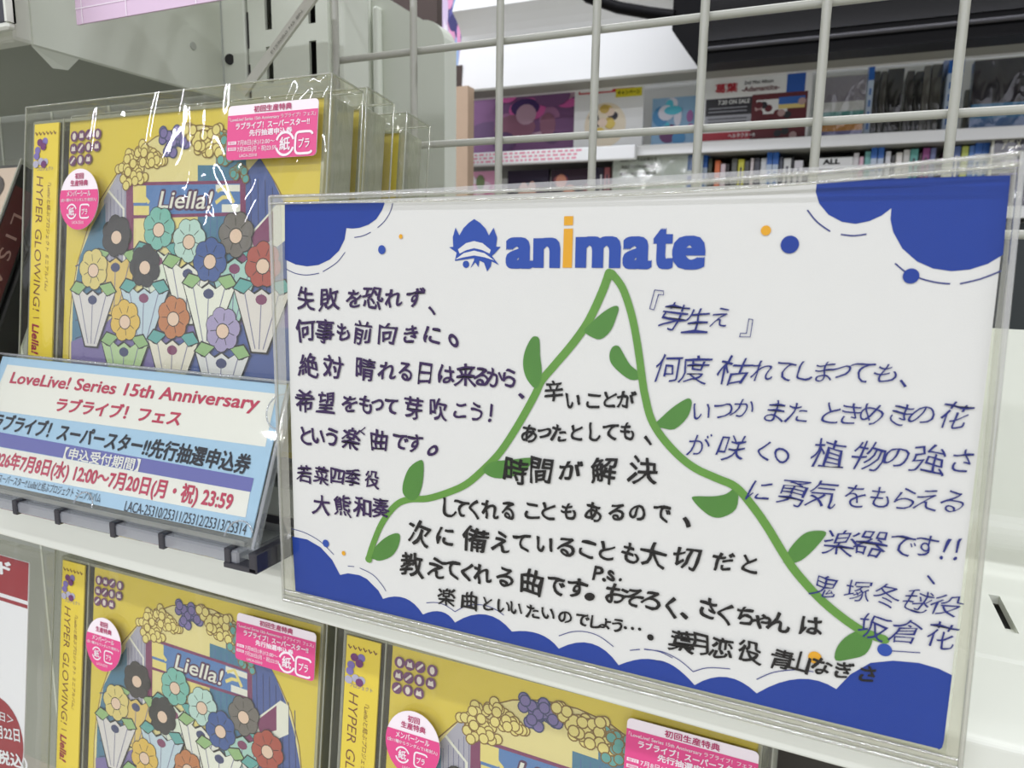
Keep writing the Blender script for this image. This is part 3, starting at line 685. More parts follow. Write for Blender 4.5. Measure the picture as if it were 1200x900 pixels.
thin(Iz, [(1075, 365), (1110, 362)]); thin(Iz, [(1125, 360), (1180, 370), (1225, 392)]); thin(Hz, [(0, 425), (30, 421)]); thin(Hz, [(45, 422), (110, 430), (170, 460), (217, 500)]); thin(Hz, [(217, 500), (270, 486), (347, 490)]); thin(Hz, [(440, 527), (500, 502), (580, 493), (640, 500)])
thin(Hz, [(890, 425), (1015, 433)])
for fn, x, z, r, m in [(A, 480, 235, .00118, LOGOB), (A, 563, 177, .0006, GOLD), (Cz, 66, 338, .00105, GOLD), (Cz, 171, 400, .00185, BLUEP), (Cz, 703, 538, .0015, BLUEP),
                       (Dz, 234, 662, .00118, LOGOB), (Dz, 312, 705, .0007, GOLD), (Hz, 645, 450, .00145, GOLD), (Hz, 890, 423, .00145, LOGOB)]:
    c = FM.px(fn(x, z)); b.ell(c[0], c[1], r, r*1.02, -.00012, m, 22)
b.build('printed_card', t)
# logo
b = MB(); y2 = -.00014
for ch, fn, x0, x1, z0, z1 in [('a', A, 1023, 1146, 180, 319), ('n', Bz, 94, 213, 182, 315), ('m', Bz, 279, 479, 176, 315), ('a', Bz, 487, 616, 176, 321), ('t', Bz, 620, 710, 139, 321), ('e', Bz, 704, 851, 173, 323)]:
    zc = (z0+z1)/2
    line(b, FM, ch, fn(x0, zc), fn(x1, zc), (z1-z0)/3.75, y2, LOGOB, (.05,))
b.poly(Q(Bz, [(230, 88), (270, 87), (269, 127), (229, 128)]), y2, GOLD); b.poly(Q(Bz, [(229, 143), (269, 142), (264, 314), (223, 314)]), y2, GOLD)
b.poly(Q(A, [(775, 224), (793, 222), (791, 180), (803, 138), (820, 172), (838, 140), (862, 116), (885, 100), (910, 116), (935, 142), (950, 172), (970, 138), (986, 182), (981, 222), (1001, 222), (975, 252), (962, 262), (994, 302), (962, 286), (958, 308), (942, 330), (928, 292), (908, 282), (904, 312), (890, 290), (868, 316), (884, 282), (885, 272), (800, 284), (808, 248)]), y2, LOGOB)
b.poly(Q(A, [(814, 234), (850, 206), (885, 197), (922, 206), (958, 236), (953, 252), (920, 236), (885, 228), (850, 237), (822, 252)]), y2-.00004, PAPER)
b.poly(Q(A, [(802, 278), (840, 250), (885, 239), (930, 250), (974, 282), (930, 268), (885, 260), (840, 268)]), y2-.00004, PAPER)
c = FM.px(A(849, 299)); b.ell(c[0], c[1], .00092, .00092, y2, LOGOB, 18)
b.build('shop_logo', t, 'blue shop logo with a gold letter and leafy emblem')
# vine
b = MB(); y3 = -.0002
lv = smooth_pts(FM.pts([(714, 320), (706, 342), (690, 376), (672, 402), (650, 428), (635, 446), (627, 463), (608, 497), (587, 529), (568, 549), (547, 567), (525, 577), (501, 584), (480, 585), (464, 592), (448, 613), (437, 639), (432, 655)]), 4)
rv = smooth_pts(FM.pts([(717, 320), (729, 336), (738, 360), (744, 385), (749, 415), (753, 445), (756, 463), (763, 490), (776, 512), (796, 534), (816, 549), (840, 560), (862, 570), (880, 590), (898, 615), (918, 648), (933, 670), (960, 700), (987, 723), (1013, 740), (1037, 749)]), 4)
b.stroke(lv, lambda s_: .0021-.0003*s_, y3, GREEN); b.stroke(rv, lambda s_: .0018+.0002*s_, y3-.00002, GREEN)
c = FM.px((715, 322)); b.ell(c[0], c[1], .0014, .0012, y3, GREEN); c = FM.px((433, 655)); b.ell(c[0], c[1], .0011, .0011, y3, GREEN)
vine = b.build('drawn_vine', t, 'two green marker vine stems')
for fn, l in [(Bz, [(318, 590), (345, 560), (400, 510), (450, 482), (470, 490), (460, 530), (435, 590), (390, 628), (345, 615)]), (Bz, [(105, 845), (65, 800), (50, 740), (58, 680), (85, 625), (105, 615), (122, 630), (125, 700), (132, 760), (128, 810)]),
              (Bz, [(565, 800), (520, 805), (470, 770), (435, 730), (430, 690), (445, 660), (470, 658), (490, 690), (520, 740), (555, 770)]), (Ez, [(618, 145), (640, 125), (700, 70), (760, 30), (785, 28), (790, 55), (770, 110), (715, 160), (660, 155)]),
              (Dz, [(600, 470), (572, 440), (575, 390), (600, 330), (645, 297), (663, 310), (660, 390), (645, 445), (625, 470)]), (Dz, [(925, 340), (960, 305), (1040, 295), (1130, 285), (1140, 300), (1100, 350), (1020, 375), (960, 370)]),
              (Dz, [(415, 735), (440, 690), (490, 640), (540, 617), (560, 630), (550, 680), (520, 720), (470, 738), (440, 730)]), (Ez, [(980, 418), (940, 445), (880, 455), (800, 455), (795, 470), (830, 510), (880, 545), (930, 545), (985, 510), (995, 440)]),
              (Hz, [(540, 112), (555, 70), (600, 20), (640, 5), (685, 10), (660, 50), (610, 100), (570, 118), (525, 115)]), (Hz, [(718, 460), (720, 420), (750, 380), (800, 355), (840, 370), (845, 400), (820, 440), (770, 455)])]:
    b = MB(); b.poly(smooth_pts(Q(fn, l), 3, True), y3-.00004, LEAF); b.build('drawn_leaf', vine)
# handwriting: (text, zoom frame, [x...], y from, y to) for every run
KANA = set('\u3042\u3044\u3046\u3048\u304a')
def is_kana(ch): return 0x3040 <= ord(ch) <= 0x30ff
def write(b, fn, runs, size, m, off, shear, y, ks=.82, sc_=1.0):
    for item in runs:
        ch, x, z = item[:3]; s_ = size*(ks if is_kana(ch) else 1.0)*(item[3] if len(item) > 3 else 1)
        hand(b, FM, ch, fn(x, z), s_, y-.00001, m, off if is_kana(ch) or off < 0 else round(off*.72, 4), shear)
y4 = -.0003
def seq(s_, xs, z0, z1):
    n = len(xs); return [(c_, x, z0+(z1-z0)*(x-xs[0])/max(1, xs[-1]-xs[0])) for c_, x in zip(s_, xs)]
b = MB(); PO = .026
for fn, r in [(A, seq('\u5931\u6557\u3092\u6050\u308c\u305a', [148, 248, 358, 440, 533, 630], 452, 446)+[('\u3001', 697, 505)]),
              (A, seq('\u4f55\u4e8b\u3082\u524d\u5411\u304d\u306b', [143, 230, 310, 397, 505, 607, 702], 588, 610)+[('\u3002', 797, 630, 1.5)]),
              (A, seq('\u7d76\u5bfe\u6674\u308c\u308b\u65e5\u306f\u6765\u308b\u304b\u3089', [158, 265, 407, 505, 583, 670, 765, 848, 917, 975, 1042], 742, 800)+[('\u3001', 1090, 875)]),
              (Dz, seq('\u5e0c\u671b\u3092\u3082\u3063\u3066\u82bd\u5439\u3053\u3046\uff01', [142, 235, 340, 412, 463, 520, 620, 728, 825, 895, 958], 36, 88)),
              (Dz, seq('\u3068\u3044\u3046\u697d\u66f2\u3067\u3059', [148, 200, 262, 345, 468, 562, 627], 190, 220)+[('\u304f', 398, 168, .5), ('\u3002', 703, 252, 1.5)]),
              (Dz, [q+(.80,) for q in seq('\u82e5\u83dc\u56db\u5b63\u5f79', [140, 215, 285, 352, 437], 358, 380)]), (Dz, [q+(.92,) for q in seq('\u5927\u718a\u548c\u594f', [215, 308, 395, 475], 492, 505)])]:
    write(b, fn, r, 28.5 if fn is A else 27, PURPLE, PO, .08, y4, .86)
b.build('handwritten_note', t, 'purple handwriting on the left half')
b = MB(); KO = .028
for fn, r, sz in [(Ez, [('\u8f9b', 185, -8), ('\u3044', 272, 35), ('\u3053', 360, 36), ('\u3068', 432, 30), ('\u304c', 503, 30)], 27),
                  (Ez, seq('\u3042\u3063\u305f\u3068\u3057\u3066\u3082', [78, 143, 207, 287, 368, 432, 510], 180, 170)+[('\u3001', 600, 213, 1.2)], 27),
                  (Ez, seq('\u6642\u9593\u304c\u89e3\u6c7a', [20, 130, 257, 405, 578], 342, 340), 33),
                  (Dz, seq('\u3057\u3066\u304f\u308c\u308b', [778, 828, 885, 958, 1035], 505, 518), 28),
                  (Ez, seq('\u3053\u3068\u3082\u3042\u308b\u306e\u3067', [90, 163, 253, 360, 462, 552, 660], 518, 530)+[('\u3001', 765, 568, 1.3)], 28),
                  (Dz, seq('\u6b21\u306b\u5099\u3048', [645, 760, 890, 1005], 620, 655), 31), (Ez, seq('\u3066\u3044\u308b\u3053\u3068\u3082\u5927\u5207\u3060\u3068', [45, 147, 240, 333, 420, 520, 622, 767, 930, 1045], 660, 752), 30),
                  (Dz, seq('\u6559\u3048\u3066\u304f\u308c\u308b', [612, 722, 785, 855, 925, 1022], 755, 808), 30), (Ez, seq('\u66f2\u3067\u3059', [88, 195, 288], 832, 860)+[('\u30fb', 345, 892, 1.5)], 31),
                  (Hz, [('\u304a', -51, 225), ('\u305d', 8, 240), ('\u308d', 70, 250), ('\u304f', 138, 272), ('\u3001', 190, 302, 1.1), ('\u3055', 270, 275), ('\u304f', 330, 297), ('\u3061', 400, 303), ('\u3083', 457, 322), ('\u3093', 520, 325), ('\u306f', 632, 337)], 31),
                  (Gz, seq('\u697d\u66f2\u3068\u3044\u3044\u305f\u3044\u306e\u3067\u3057\u3087\u3046', [390, 490, 572, 640, 695, 768, 836, 910, 985, 1045, 1085, 1140], 370, 497), 22),
                  (Hz, seq('\u8449\u6708\u604b\u5f79', [178, 236, 318, 415], 392, 428), 27), (Hz, seq('\u9752\u5c71\u306a\u304e\u3055', [530, 590, 668, 748, 830], 455, 505), 26)]:
    write(b, fn, r, sz, INKB, KO, .1, y4-.00006, .84)
for ch, x in (('P', 380), ('.', 408), ('s', 435), ('.', 480)):
    hand(b, FM, ch, Ez(x, 790+(x-380)*.25 if ch != '.' else 818), 24, y4-.00006, INKB, .03)
for x in (1060, 1085, 1110): c = FM.px(Iz(x, 284+(x-1060)*.1)); b.ell(c[0], c[1], .00045, .00045, y4-.0001, INKB, 10)
c = FM.px(Iz(1148, 318)); b.ell(c[0], c[1], .00085, .00085, y4-.0001, INKB, 12)
b.build('handwritten_note', t, 'black handwriting in the middle')
b = MB(); BO = -.004
for fn, r, sz in [(Bz, [('\u300e', 640, 455), ('\u82bd', 712, 528), ('\u751f', 817, 545), ('\u3048', 920, 530), ('\u300f', 1030, 575)], 33),
                  (Bz, seq('\u4f55\u5ea6\u67af', [687, 805, 978], 755, 765), 36), (Fz, seq('\u308c\u3066\u3057\u307e\u3063\u3066\u3082', [130, 222, 322, 400, 472, 560, 667], 128, 138)+[('\u3001', 738, 180)], 34),
                  (Ez, seq('\u3044\u3064\u304b', [835, 925, 1018], 85, 68), 33), (Fz, seq('\u307e\u305f\u3068\u304d\u3081\u304d\u306e\u82b1', [183, 280, 430, 515, 607, 735, 825, 972], 308, 325), 34),
                  (Ez, seq('\u304c\u54b2\u304f', [825, 968, 1105], 225, 255), 34), (Fz, [('\u3002', 215, 500, 1.5)]+seq('\u690d\u7269\u306e\u5f37\u3055', [415, 592, 712, 855, 1002], 492, 525), 37),
                  (Fz, seq('\u306b\u52c7\u6c17\u3092\u3082\u3089\u3048\u308b', [115, 258, 390, 535, 640, 755, 850, 960], 655, 700), 35),
                  (Hz, seq('\u697d\u5668\u3067\u3059', [735, 842, 950, 1035], 45, 58)+[('\uff01', 1103, 72), ('\uff01', 1143, 72)], 35),
                  (Hz, seq('\u9b3c\u585a\u51ac\u6bec\u5f79', [682, 795, 897, 1005, 1107], 198, 265), 29), (Hz, seq('\u5742\u5009\u82b1', [850, 965, 1090], 342, 372), 33)]:
    write(b, fn, r, sz, INKBL, BO, .24, y4-.00012, .86)
b.stroke(FM.pts([Hz(1042, 162), Hz(1062, 188)]), .00045, y4-.0002, INKBL)
b.build('handwritten_note', t, 'blue handwriting on the right')
# clear hard sleeve: two sheets and a welded rim, bulging a little at the top right
b = MB(); yf, yb = -.0014, .0026
sl_out = FM.pts([(320, 231), (1191, 184), (1123, 903), (336, 700)])
TL_, TR_, BR_, BL_ = [Vector(p) for p in sl_out]
n = 20
def sp(s_, r_): p = TL_.lerp(TR_, s_).lerp(BL_.lerp(BR_, s_), r_); return p+Vector((0, -.0019*math.sin(math.pi*s_**1.25)*(1-r_)))
def bulge(s_, r_): return -.0022*max(0, s_-.45)**2*(1-r_)*6
vs_ = [(sp(i/n, j/8).x, yf+bulge(i/n, j/8), sp(i/n, j/8).y) for j in range(9) for i in range(n+1)]
b.mesh(vs_, [(j*(n+1)+i, (j+1)*(n+1)+i, (j+1)*(n+1)+i+1, j*(n+1)+i+1) for j in range(8) for i in range(n)], SLEEVE, True)
b.mesh([(p[0], yb, p[2]) for p in vs_], [(j*(n+1)+i, j*(n+1)+i+1, (j+1)*(n+1)+i+1, (j+1)*(n+1)+i) for j in range(8) for i in range(n)], SLEEVE, True)
slv = b.build('clear_sleeve', t)
b = MB()
def frame_strip(o0, o1, i0, i1, m): b.face([(o0.x, yf+.0002, o0.y), (o1.x, yf+.0002, o1.y), (i1.x, yf+.0002, i1.y), (i0.x, yf+.0002, i0.y)], m)
K = [Vector(p) for p in FM.pts([(333, 236), (1185, 203.5), (1107, 881), (346, 694)])]
for i in range(4): frame_strip([TL_, TR_, BR_, BL_][i], [TL_, TR_, BR_, BL_][(i+1) % 4], K[i], K[(i+1) % 4], RIM)
top = [(sp(i/n, 0).x, yf+bulge(i/n, 0), sp(i/n, 0).y) for i in range(n+1)]
b.tube(top, .00045, RIM, 8); b.tube([(p[0], yf+bulge(i/n, 0)*.8-.0001, p[2]-.0020) for i, p in enumerate(top)], .00035, RIM, 8)  # second tube added to catch the lamps as a bright line
for r_, th in ((1, .0006), (.988, .0004), (.974, .00035)):
    q0 = TL_.lerp(BL_, r_); q1 = TR_.lerp(BR_, r_); b.tube([(q0.x, yf, q0.y), (q1.x, yf, q1.y)], th, RIM, 8)
b.tube([(TL_.x, yf, TL_.y), (BL_.x, yf, BL_.y)], .0005, RIM, 8)
b.tube([(TR_.lerp(BR_, k/10).x, yf+bulge(1, k/10), TR_.lerp(BR_, k/10).y) for k in range(11)], .0006, RIM, 8)
b.build('sleeve_rim', slv)

# ------------------------------------------------------------------ red and white sheet on the lower row, far left
FR = Frame(Vector((at_y((60, 660), .192).x, .192-.0153, CAM.z-.131-.124)), TILT)
t = thing('price_sheet', 'red and white price sheet in a clear sleeve at the lower left corner', 'sign', FR.o, TILT)
RED = mat('sheet_red', (146, 22, 36), .5); SHW = mat('sheet_white', (226, 228, 230), .5)
def z7(x, y): return (x/3.0, 600+y/3.0)
b = MB(); xr = FR.px(z7(95, 190))[0]; zt = FR.px(z7(40, 165))[1]
b.box(xr-.15, .001, .002, xr, .0014, zt, SHW)
z_a = FR.px(z7(90, 316))[1]; z_b = FR.px(z7(90, 330))[1]; z_c = FR.px(z7(90, 343))[1]
b.rect(xr-.15, z_a, xr-.0003, zt-.0002, .0009, RED); b.rect(xr-.15, z_c, xr-.0003, z_b, .0009, RED)
c = FR.px(z7(-25, 800)); b.ell(c[0], c[1], .0205, .0205, .0009, RED, 40)
line(b, FR, '\u30c9', z7(-8, 198), z7(34, 200), 15, .0007, SHW, .05)
line(b, FR, '\u30ab\u30fc', z7(-140, 170), z7(-30, 190), 17, .0007, SHW, .05)
line(b, FR, '\uff1c\u767a\u58f2\u65e5\uff1e', z7(-90, 690), z7(42, 735), 11, .0007, SHW, .01)
line(b, FR, '5\u670822\u65e5', z7(-35, 770), z7(64, 790), 15, .0007, SHW, .02)
line(b, FR, '(\u7a0e\u8fbc)', z7(-30, 860), z7(92, 890), 19, .0007, SHW, .03)
b.build('printed_sheet', t)
b = MB(); b.box(xr-.155, 0, 0, xr+.0125, .004, FR.px(z7(110, 135))[1], clear('sheet_sleeve', base=.03, edge=.5, rough=.10, wr=.5, body=.02, bodycol=(160, 160, 160)), .0006, 1); b.build('clear_sleeve', t)

# ------------------------------------------------------------------ wire grid behind the display
YG = .350
t = thing('wire_grid', 'off white wire grid panel standing behind the display shelf', 'wire grid', (0, YG, CAM.z-.10))
gx = [-.2612+.0503*i for i in range(9)]; gz = [.1120+.0483*k for k in range(-4, 5)]
for x in gx:
    b = MB(); b.tube([(x, -.0028, gz[0]+.1), (x, -.0028, gz[-1]+.1)], .0020, WIREM, 10); b.build('upright_wire', t)
for z in gz:
    b = MB(); b.tube([(gx[0]-.003, .0008, z+.1), (gx[-1]+.003, .0008, z+.1)], .0019, WIREM, 10); b.build('cross_wire', t)

# ------------------------------------------------------------------ upright post, upper shelf and what hangs there
YP = .360
px_ = lambda p, y=YP: at_y(p, y)
t = thing('slotted_upright', 'white slotted steel upright post behind the upper album stack', 'shelf post', (0, YP, 0.0))
xa, xb = px_((291, 40)).x, px_((384, 40)).x
b = MB()
xs1, xs2 = px_((315, 40)).x, px_((366, 40)).x
hw = .0026
zz0, zz1 = .9, 1.75
cols = [(xa, xs1-hw, None), (xs1-hw, xs1+hw, 1), (xs1+hw, xs2-hw, None), (xs2-hw, xs2+hw, 1), (xs2+hw, xb, None)]
zs_top = px_((313, 35)).z; pitch = .030
for x0, x1, s_ in cols:
    if s_ is None: b.box(x0, 0, zz0, x1, .002, zz1, PANELW)
    else:
        k = 0; z = zs_top-pitch*8
        prev = zz0
        while z < zz1-.03:
            b.box(x0, 0, prev, x1, .002, z, PANELW); prev = z+.0205; z += pitch
        b.box(x0, 0, prev, x1, .002, zz1, PANELW)
b.box(xa, .002, zz0, xa+.0015, .03, zz1, PANELW); b.box(xb-.0015, .002, zz0, xb, .03, zz1, PANELW); b.box(xa, .028, zz0, xb, .03, zz1, DARK)  # last box: dark rear sheet that supplies the shade behind the slots
b.box(xb, .004, zz0, xb+.008, .03, zz1, PANELW, .002, 2)
b.build('slotted_face', t)
b = MB(); b.tube([(px_((269, 70), YP-.001).x, -.0010, px_((269, 70)).z), (px_((269, 70)).x, .002, px_((269, 70)).z)], .0032, DARK, 14)  # dark plug coloured as the shade in the bolt hole
XP = px_((262, 50)).x
for k in range(9): b.box(xa-.0006, -.0004, zs_top-pitch*8+pitch*k*1.0-.009, xa+.0006, .003, zs_top-pitch*8+pitch*k+.0115, DARK)  # dark boxes imitate shaded notches along the post edge
b2 = MB(); b2.box(XP-.001, -.0002, zz0, xa-.002, .03, zz1, PANELW, .0015, 2); o = b2.build('side_channel', t); b.build('bolt_hole', t)
# upper shelf at the left: side plate, underside, lip
zU = CAM.z+.0995
t = thing('upper_shelf', 'white upper shelf end bracket at the top left over the dark album', 'shelf', (XP, .236, zU))
b = MB(); b.box(-.002, .003, 0, 0, .123, .22, PANELW, .0008, 1); b.build('side_plate', t)
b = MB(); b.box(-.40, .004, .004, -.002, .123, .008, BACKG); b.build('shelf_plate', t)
b = MB(); b.box(-.40, -.006, 0, -.0, .004, .035, SHELFW, .002, 2); b.build('front_lip', t)
b = MB(); c = at_y((226, 55), .30); 
k = ray((226, 54)); kx = XP/k.x; c = CAM+k*kx
b.tube([(.0000, c.y-.236, c.z-zU), (.0006, c.y-.236, c.z-zU)], .0022, mat('rivet', (170, 174, 162), .3), 12); b.build('rivet', t)
t = thing('paper_flap', 'small folded paper flap hanging under the upper shelf', 'paper', (XP, .25, zU))
b = MB(); q = [at_z(p, .0985)-Vector((XP, .25, zU)) for p in ((37, 56), (91, 72))]
b.face([(-.0008, q[0].y, 0), (-.0008, q[1].y, 0), (-.004, q[1].y-.004, -.006), (-.004, q[0].y+.012, -.007)], PANELW); o = b.build('paper_flap', None); o.parent = None
bpy.data.objects.remove(t); o.location = (XP, .25, zU); tag(o, 'small folded paper flap hanging under the upper shelf', 'paper')
b = MB(); b.box(-.95, .366, .85, XP-.002, .374, 1.75, BACKG)
for x in (-.47, -.53, -.59, -.65): b.box(x, .3655, .85, x+.002, .3664, 1.75, PANELW)
tag(b.build('gondola_back_panel'), 'grey back panel under the upper shelf behind the dark album', 'panel')
# dark device on the upper shelf's lip
t = thing('price_rail', 'black price rail with white edge at the top left corner', 'price rail', at_y((0, 36), .215))
q = at_y((12, 37), .215)-at_y((0, 36), .215)
b = MB(); b.box(-.1, 0, .003, q.x-.0015, .002, .05, mat('rail_dark', (58, 58, 66), .3), .001, 1); b.build('rail_insert', t)
b = MB(); b.box(-.1, -.001, 0, q.x, .003, .003, SHELFW, .001, 1); b.box(q.x-.0015, -.001, .003, q.x, .003, .05, SHELFW); b.box(-.1, .002, .003, q.x, .003, .05, SHELFW); b.build('rail_frame', t)
# pale pink sheet hanging above the albums
p0 = at_y((90, 29), .245); p1 = at_y((247, 0), .245); 
t = thing('pink_sheet', 'pale pink sign sheet with white lines at the top left', 'sign', p0)
b = MB(); b.box(0, 0, 0, .135, .001, .06, mat('sheet_pink', (222, 196, 216), .5)); b.build('sheet', t)
b = MB(); WL = mat('sheet_line', (244, 232, 240), .5)
for x in (.004, .033, .075, .11): b.rect(x, 0, x+.0006, .06, -.0002, WL)
for z in (.0065, .022, .045): b.rect(0, z, .135, z+.0005, -.00025, WL)
b.build('printed_lines', t)
b = MB(); b.box(0, .001, .055, .135, .0045, .063, SHELFW); b.box(.004, .0045, .057, .010, .115, .061, SHELFW); b.build('hanger_bar', t)
# white cable tie in front of the upright
c0 = at_y((285, 108), .335); c1 = at_y((370, -8), .325)
d = c1-c0; wv = Vector((d.z, 0, -d.x)).normalized()*.0029
b = MB(); TIE = mat('tie_nylon', (205, 206, 192), .4)
nv = wv.cross(d).normalized()*.0007
p_ = [c0-wv, c0+wv, c0+wv+d, c0-wv+d]
b.face([q-nv for q in p_], TIE); b.face([q+nv for q in reversed(p_)], TIE)
for i in range(4): b.face([p_[i]-nv, p_[i]+nv, p_[(i+1) % 4]+nv, p_[(i+1) % 4]-nv], TIE)
for k in range(-1, 2, 2):
    e0 = [c0+wv*(.72*k), c0+wv*(.98*k), c0+wv*(.98*k)+d, c0+wv*(.72*k)+d]
    b.face([q-nv*1.6 for q in e0], TIE)
vs_, fs = glyph('E1S90R0 H5 8N', 0); x1_ = max(v[0] for v in vs_)
fl = 1
out = [c0+d*(.42+.42*(v[0]/x1_))+wv*.45+wv.normalized()*(-v[1]*-.0022)*-1-nv*1.8*(1 if nv.y > 0 else -1) for v in vs_]
b.mesh(out, fs, mat('tie_letter_shade', (120, 120, 108), .5))  # flat letters, darker tone stands in for the shade of embossing
tag(b.build('cable_tie'), 'white nylon cable tie crossing the slotted post diagonally', 'cable tie')

# ------------------------------------------------------------------ the aisle behind: white fixture, far shelves, screen
def bx(name, p_tl, p_br, y, dep, m, label=None, cat=None, group=None, z0=None, bev=0):
    a = at_y(p_tl, y); c_ = at_y(p_br, y); zb_ = c_.z if z0 is None else z0
    b = MB(); b.box(0, 0, 0, c_.x-a.x, dep, a.z-zb_, m, bev, 2); o = b.build(name); o.location = (a.x, y, zb_)
    if label: tag(o, label, cat, group)
    return o
# end panel of a white fixture with a rounded top corner
YE = .80
a = at_y((385, 40), YE).x; c_ = at_y((521, 100), YE).x; ztop = at_y((505, 22), YE).z
t = thing('end_panel', 'tall white fixture end with rounded corner behind the wire grid at the left', 'fixture', (a, YE, 0))
w_ = c_-a; rr_ = .03
b = MB(); ol = [(0, 0), (w_, 0)]+[(w_-rr_+rr_*math.cos(math.radians(k*15)), ztop-rr_+rr_*math.sin(math.radians(k*15))) for k in range(7)]+[(at_y((455, 0), YE).x-a, ztop+.03), (0, ztop+.06)]
b.prism_y(ol, 0, .03, PANELW); b.build('end_board', t)
b = MB()
for k in range(5): b.box(.004+k*.014, -.006, 0, .011+k*.014, 0, ztop+.04, PANELW, .003, 2)
xk = at_y((446, 60), YE).x-a; b.box(xk-.004, -.012, 0, xk+.004, 0, ztop+.02, PANELW, .003, 2)
b.build('ribbed_trim', t)
# brown frame and striped poster behind the panel
bx('dark_board', (456, -30), (512, 60), 1.2, .02, mat('brown_wood', (66, 52, 44), .6), 'dark brown board behind the white fixture end', 'board', z0=.0)
def picture(name, p_tl, p_br, y, cols, seed, label, cat, n=14, back=None, dep=.012, z0=None, group=None):
    a = at_y(p_tl, y); c_ = at_y(p_br, y); zb_ = c_.z if z0 is None else z0; W2, H2 = c_.x-a.x, a.z-zb_
    t = thing(name, label, cat, (a.x, y, zb_), group=group)
    b = MB(); b.box(0, 0, 0, W2, dep, H2, back or mat('pic_base_%d' % seed, cols[0], .5)); b.build('board', t)
    b = MB(); r = random.Random(seed)
    for k in range(n):
        rx, rz = W2*r.uniform(.06, .2), H2*r.uniform(.06, .2); cx_, cz_ = r.uniform(rx, W2-rx), r.uniform(rz, H2-rz)
        b.ell(cx_, cz_, rx, rz, -.0004-.0001*k, mat('pic_%d_%d' % (seed, k % len(cols)), cols[k % len(cols)], .5), 14)
    b.build('printed_picture', t); return t
YF = 1.60
tb = picture('hanging_banner', (515, -40), (546, 82), 1.60, [(214, 196, 224), (90, 90, 160), (232, 160, 200), (160, 190, 230), (240, 232, 240), (50, 50, 110)], 11, 'narrow pastel banner hanging beside the white header at the top', 'banner', 26)
b = MB(); b.box(0, .0, 0, .055, .012, CEIL-tb.location.z-.001, mat('banner_pole', (190, 190, 186))) if False else None
bx('brown_post', (524, 78), (541, 130), 1.50, .03, mat('brown_wood', (66, 52, 44), .6), 'dark brown post under the pastel banner', 'post', z0=0.0)
bx('cardboard_box', (519, 103), (548, 168), 1.46, .03, mat('kraft_board', (188, 164, 138), .8, noise=.05), 'tan cardboard panel standing beside the far shelf', 'cardboard', z0=0.0)
# far shelf unit
zA = at_y((944, 161), YF).z                # top of the upper tier
xl_, xr_ = at_y((508, 200), YF).x, 1.1
YBk = 1.93
FB = mat('far_back', (240, 242, 238), .6); FW = mat('far_white', (238, 240, 236), .5); FG = mat('far_grey', (150, 150, 140), .6)
zB = at_y((1000, 172), 1.66).z-.128
t = thing('rear_panel', 'pale rear panel with a post behind the far shelf goods', 'panel', (0, YBk, 0))
b = MB(); b.box(xl_, 0, 0, xr_, .03, 1.95, FB); b.build('back_panel', t)
xm = at_y((833, 180), 1.64).x
b = MB(); b.box(xm-.012, -.012, 0, xm+.012, 0, 1.9, FG); b.build('middle_post', t)
for nm, lab, z in (('far_shelf', 'upper far shelf board with posters and wrapped packs', zA), ('far_shelf', 'lower far shelf board with the row of spines', zB), ('far_shelf', 'far shelf board below the spines hidden by the message board', zB-.35)):
    t = thing(nm, lab, 'shelf', (0, YF, z), group='shelf boards across the aisle')
    b = MB(); b.box(xl_, .008, -.018, xr_, YBk-YF-.013, 0, FG); b.build('shelf_plate', t)
    b = MB(); b.box(xl_, 0, -.020, xr_, .008, .002, FW, .002, 2); b.build('front_lip', t)
# header: cove panel over the far shelf
zh0 = at_y((530, 107), 1.50).z; xh0 = at_y((532, 100), 1.50).x
zh1 = at_y((600, 42), 1.50).z
t = thing('header_panel', 'wide white header panel above the far shelf with a shaded upper curve', 'header', (xh0, 1.5, zh0))
b = MB(); hh = zh1-zh0; pr = [(.0, 0), (.008, hh)]+[(.008-.0035*k*k, hh+.012*k) for k in range(1, 5)]+[(-.03, hh+.10), (-.03, hh+.22), (.10, hh+.22), (.10, .0)]
b.prism_x(pr, 0, xr_-xh0, FW, False); o = b.build('cove_board', t)
for v in o.data.vertices:
    if v.co.x < .01: v.co.x += .14*v.co.z          # its end is cut at a slant
b = MB(); b.box(0, -.002, -.006, xr_-xh0, .06, 0.0, FG, .001, 1); b.build('bottom_edge', t)
# screen hung in front of the header
ts = at_y((806, 77), 1.30); te = at_y((1200, 38), 1.30)
t = thing('hanging_screen', 'black television screen hung above the far shelf at the top right', 'television', (ts.x, 1.30, ts.z))
b = MB(); wS = .95
b.prism_y([(.015, 0), (wS, 0), (wS, .5), (-.03, .5), (-.03, .06)], 0, .05, BLACK); b.build('housing', t)
b = MB(); b.box(.03, -.004, .035, wS-.02, 0, .48, mat('screen_glass', (5, 5, 6), .12, spec=.3)); b.build('screen', t)
b = MB(); b.tube([(.02, -.006, .022), (wS-.02, -.006, .022)], .004, mat('bezel_grey', (54, 54, 56), .25), 8); b.build('bezel', t)
b = MB(); b.tube([Vector(at_y(p, 1.30))-Vector((ts.x, 1.30, ts.z)) for p in ((660, -30), (690, -3), (725, 9), (760, 15), (790, 19))], .010, BLACK, 8); b.build('cable', t)
b = MB(); b.box(.2, .05, .2, .3, .07, .3, BLACK); b.build('wall_mount', t)
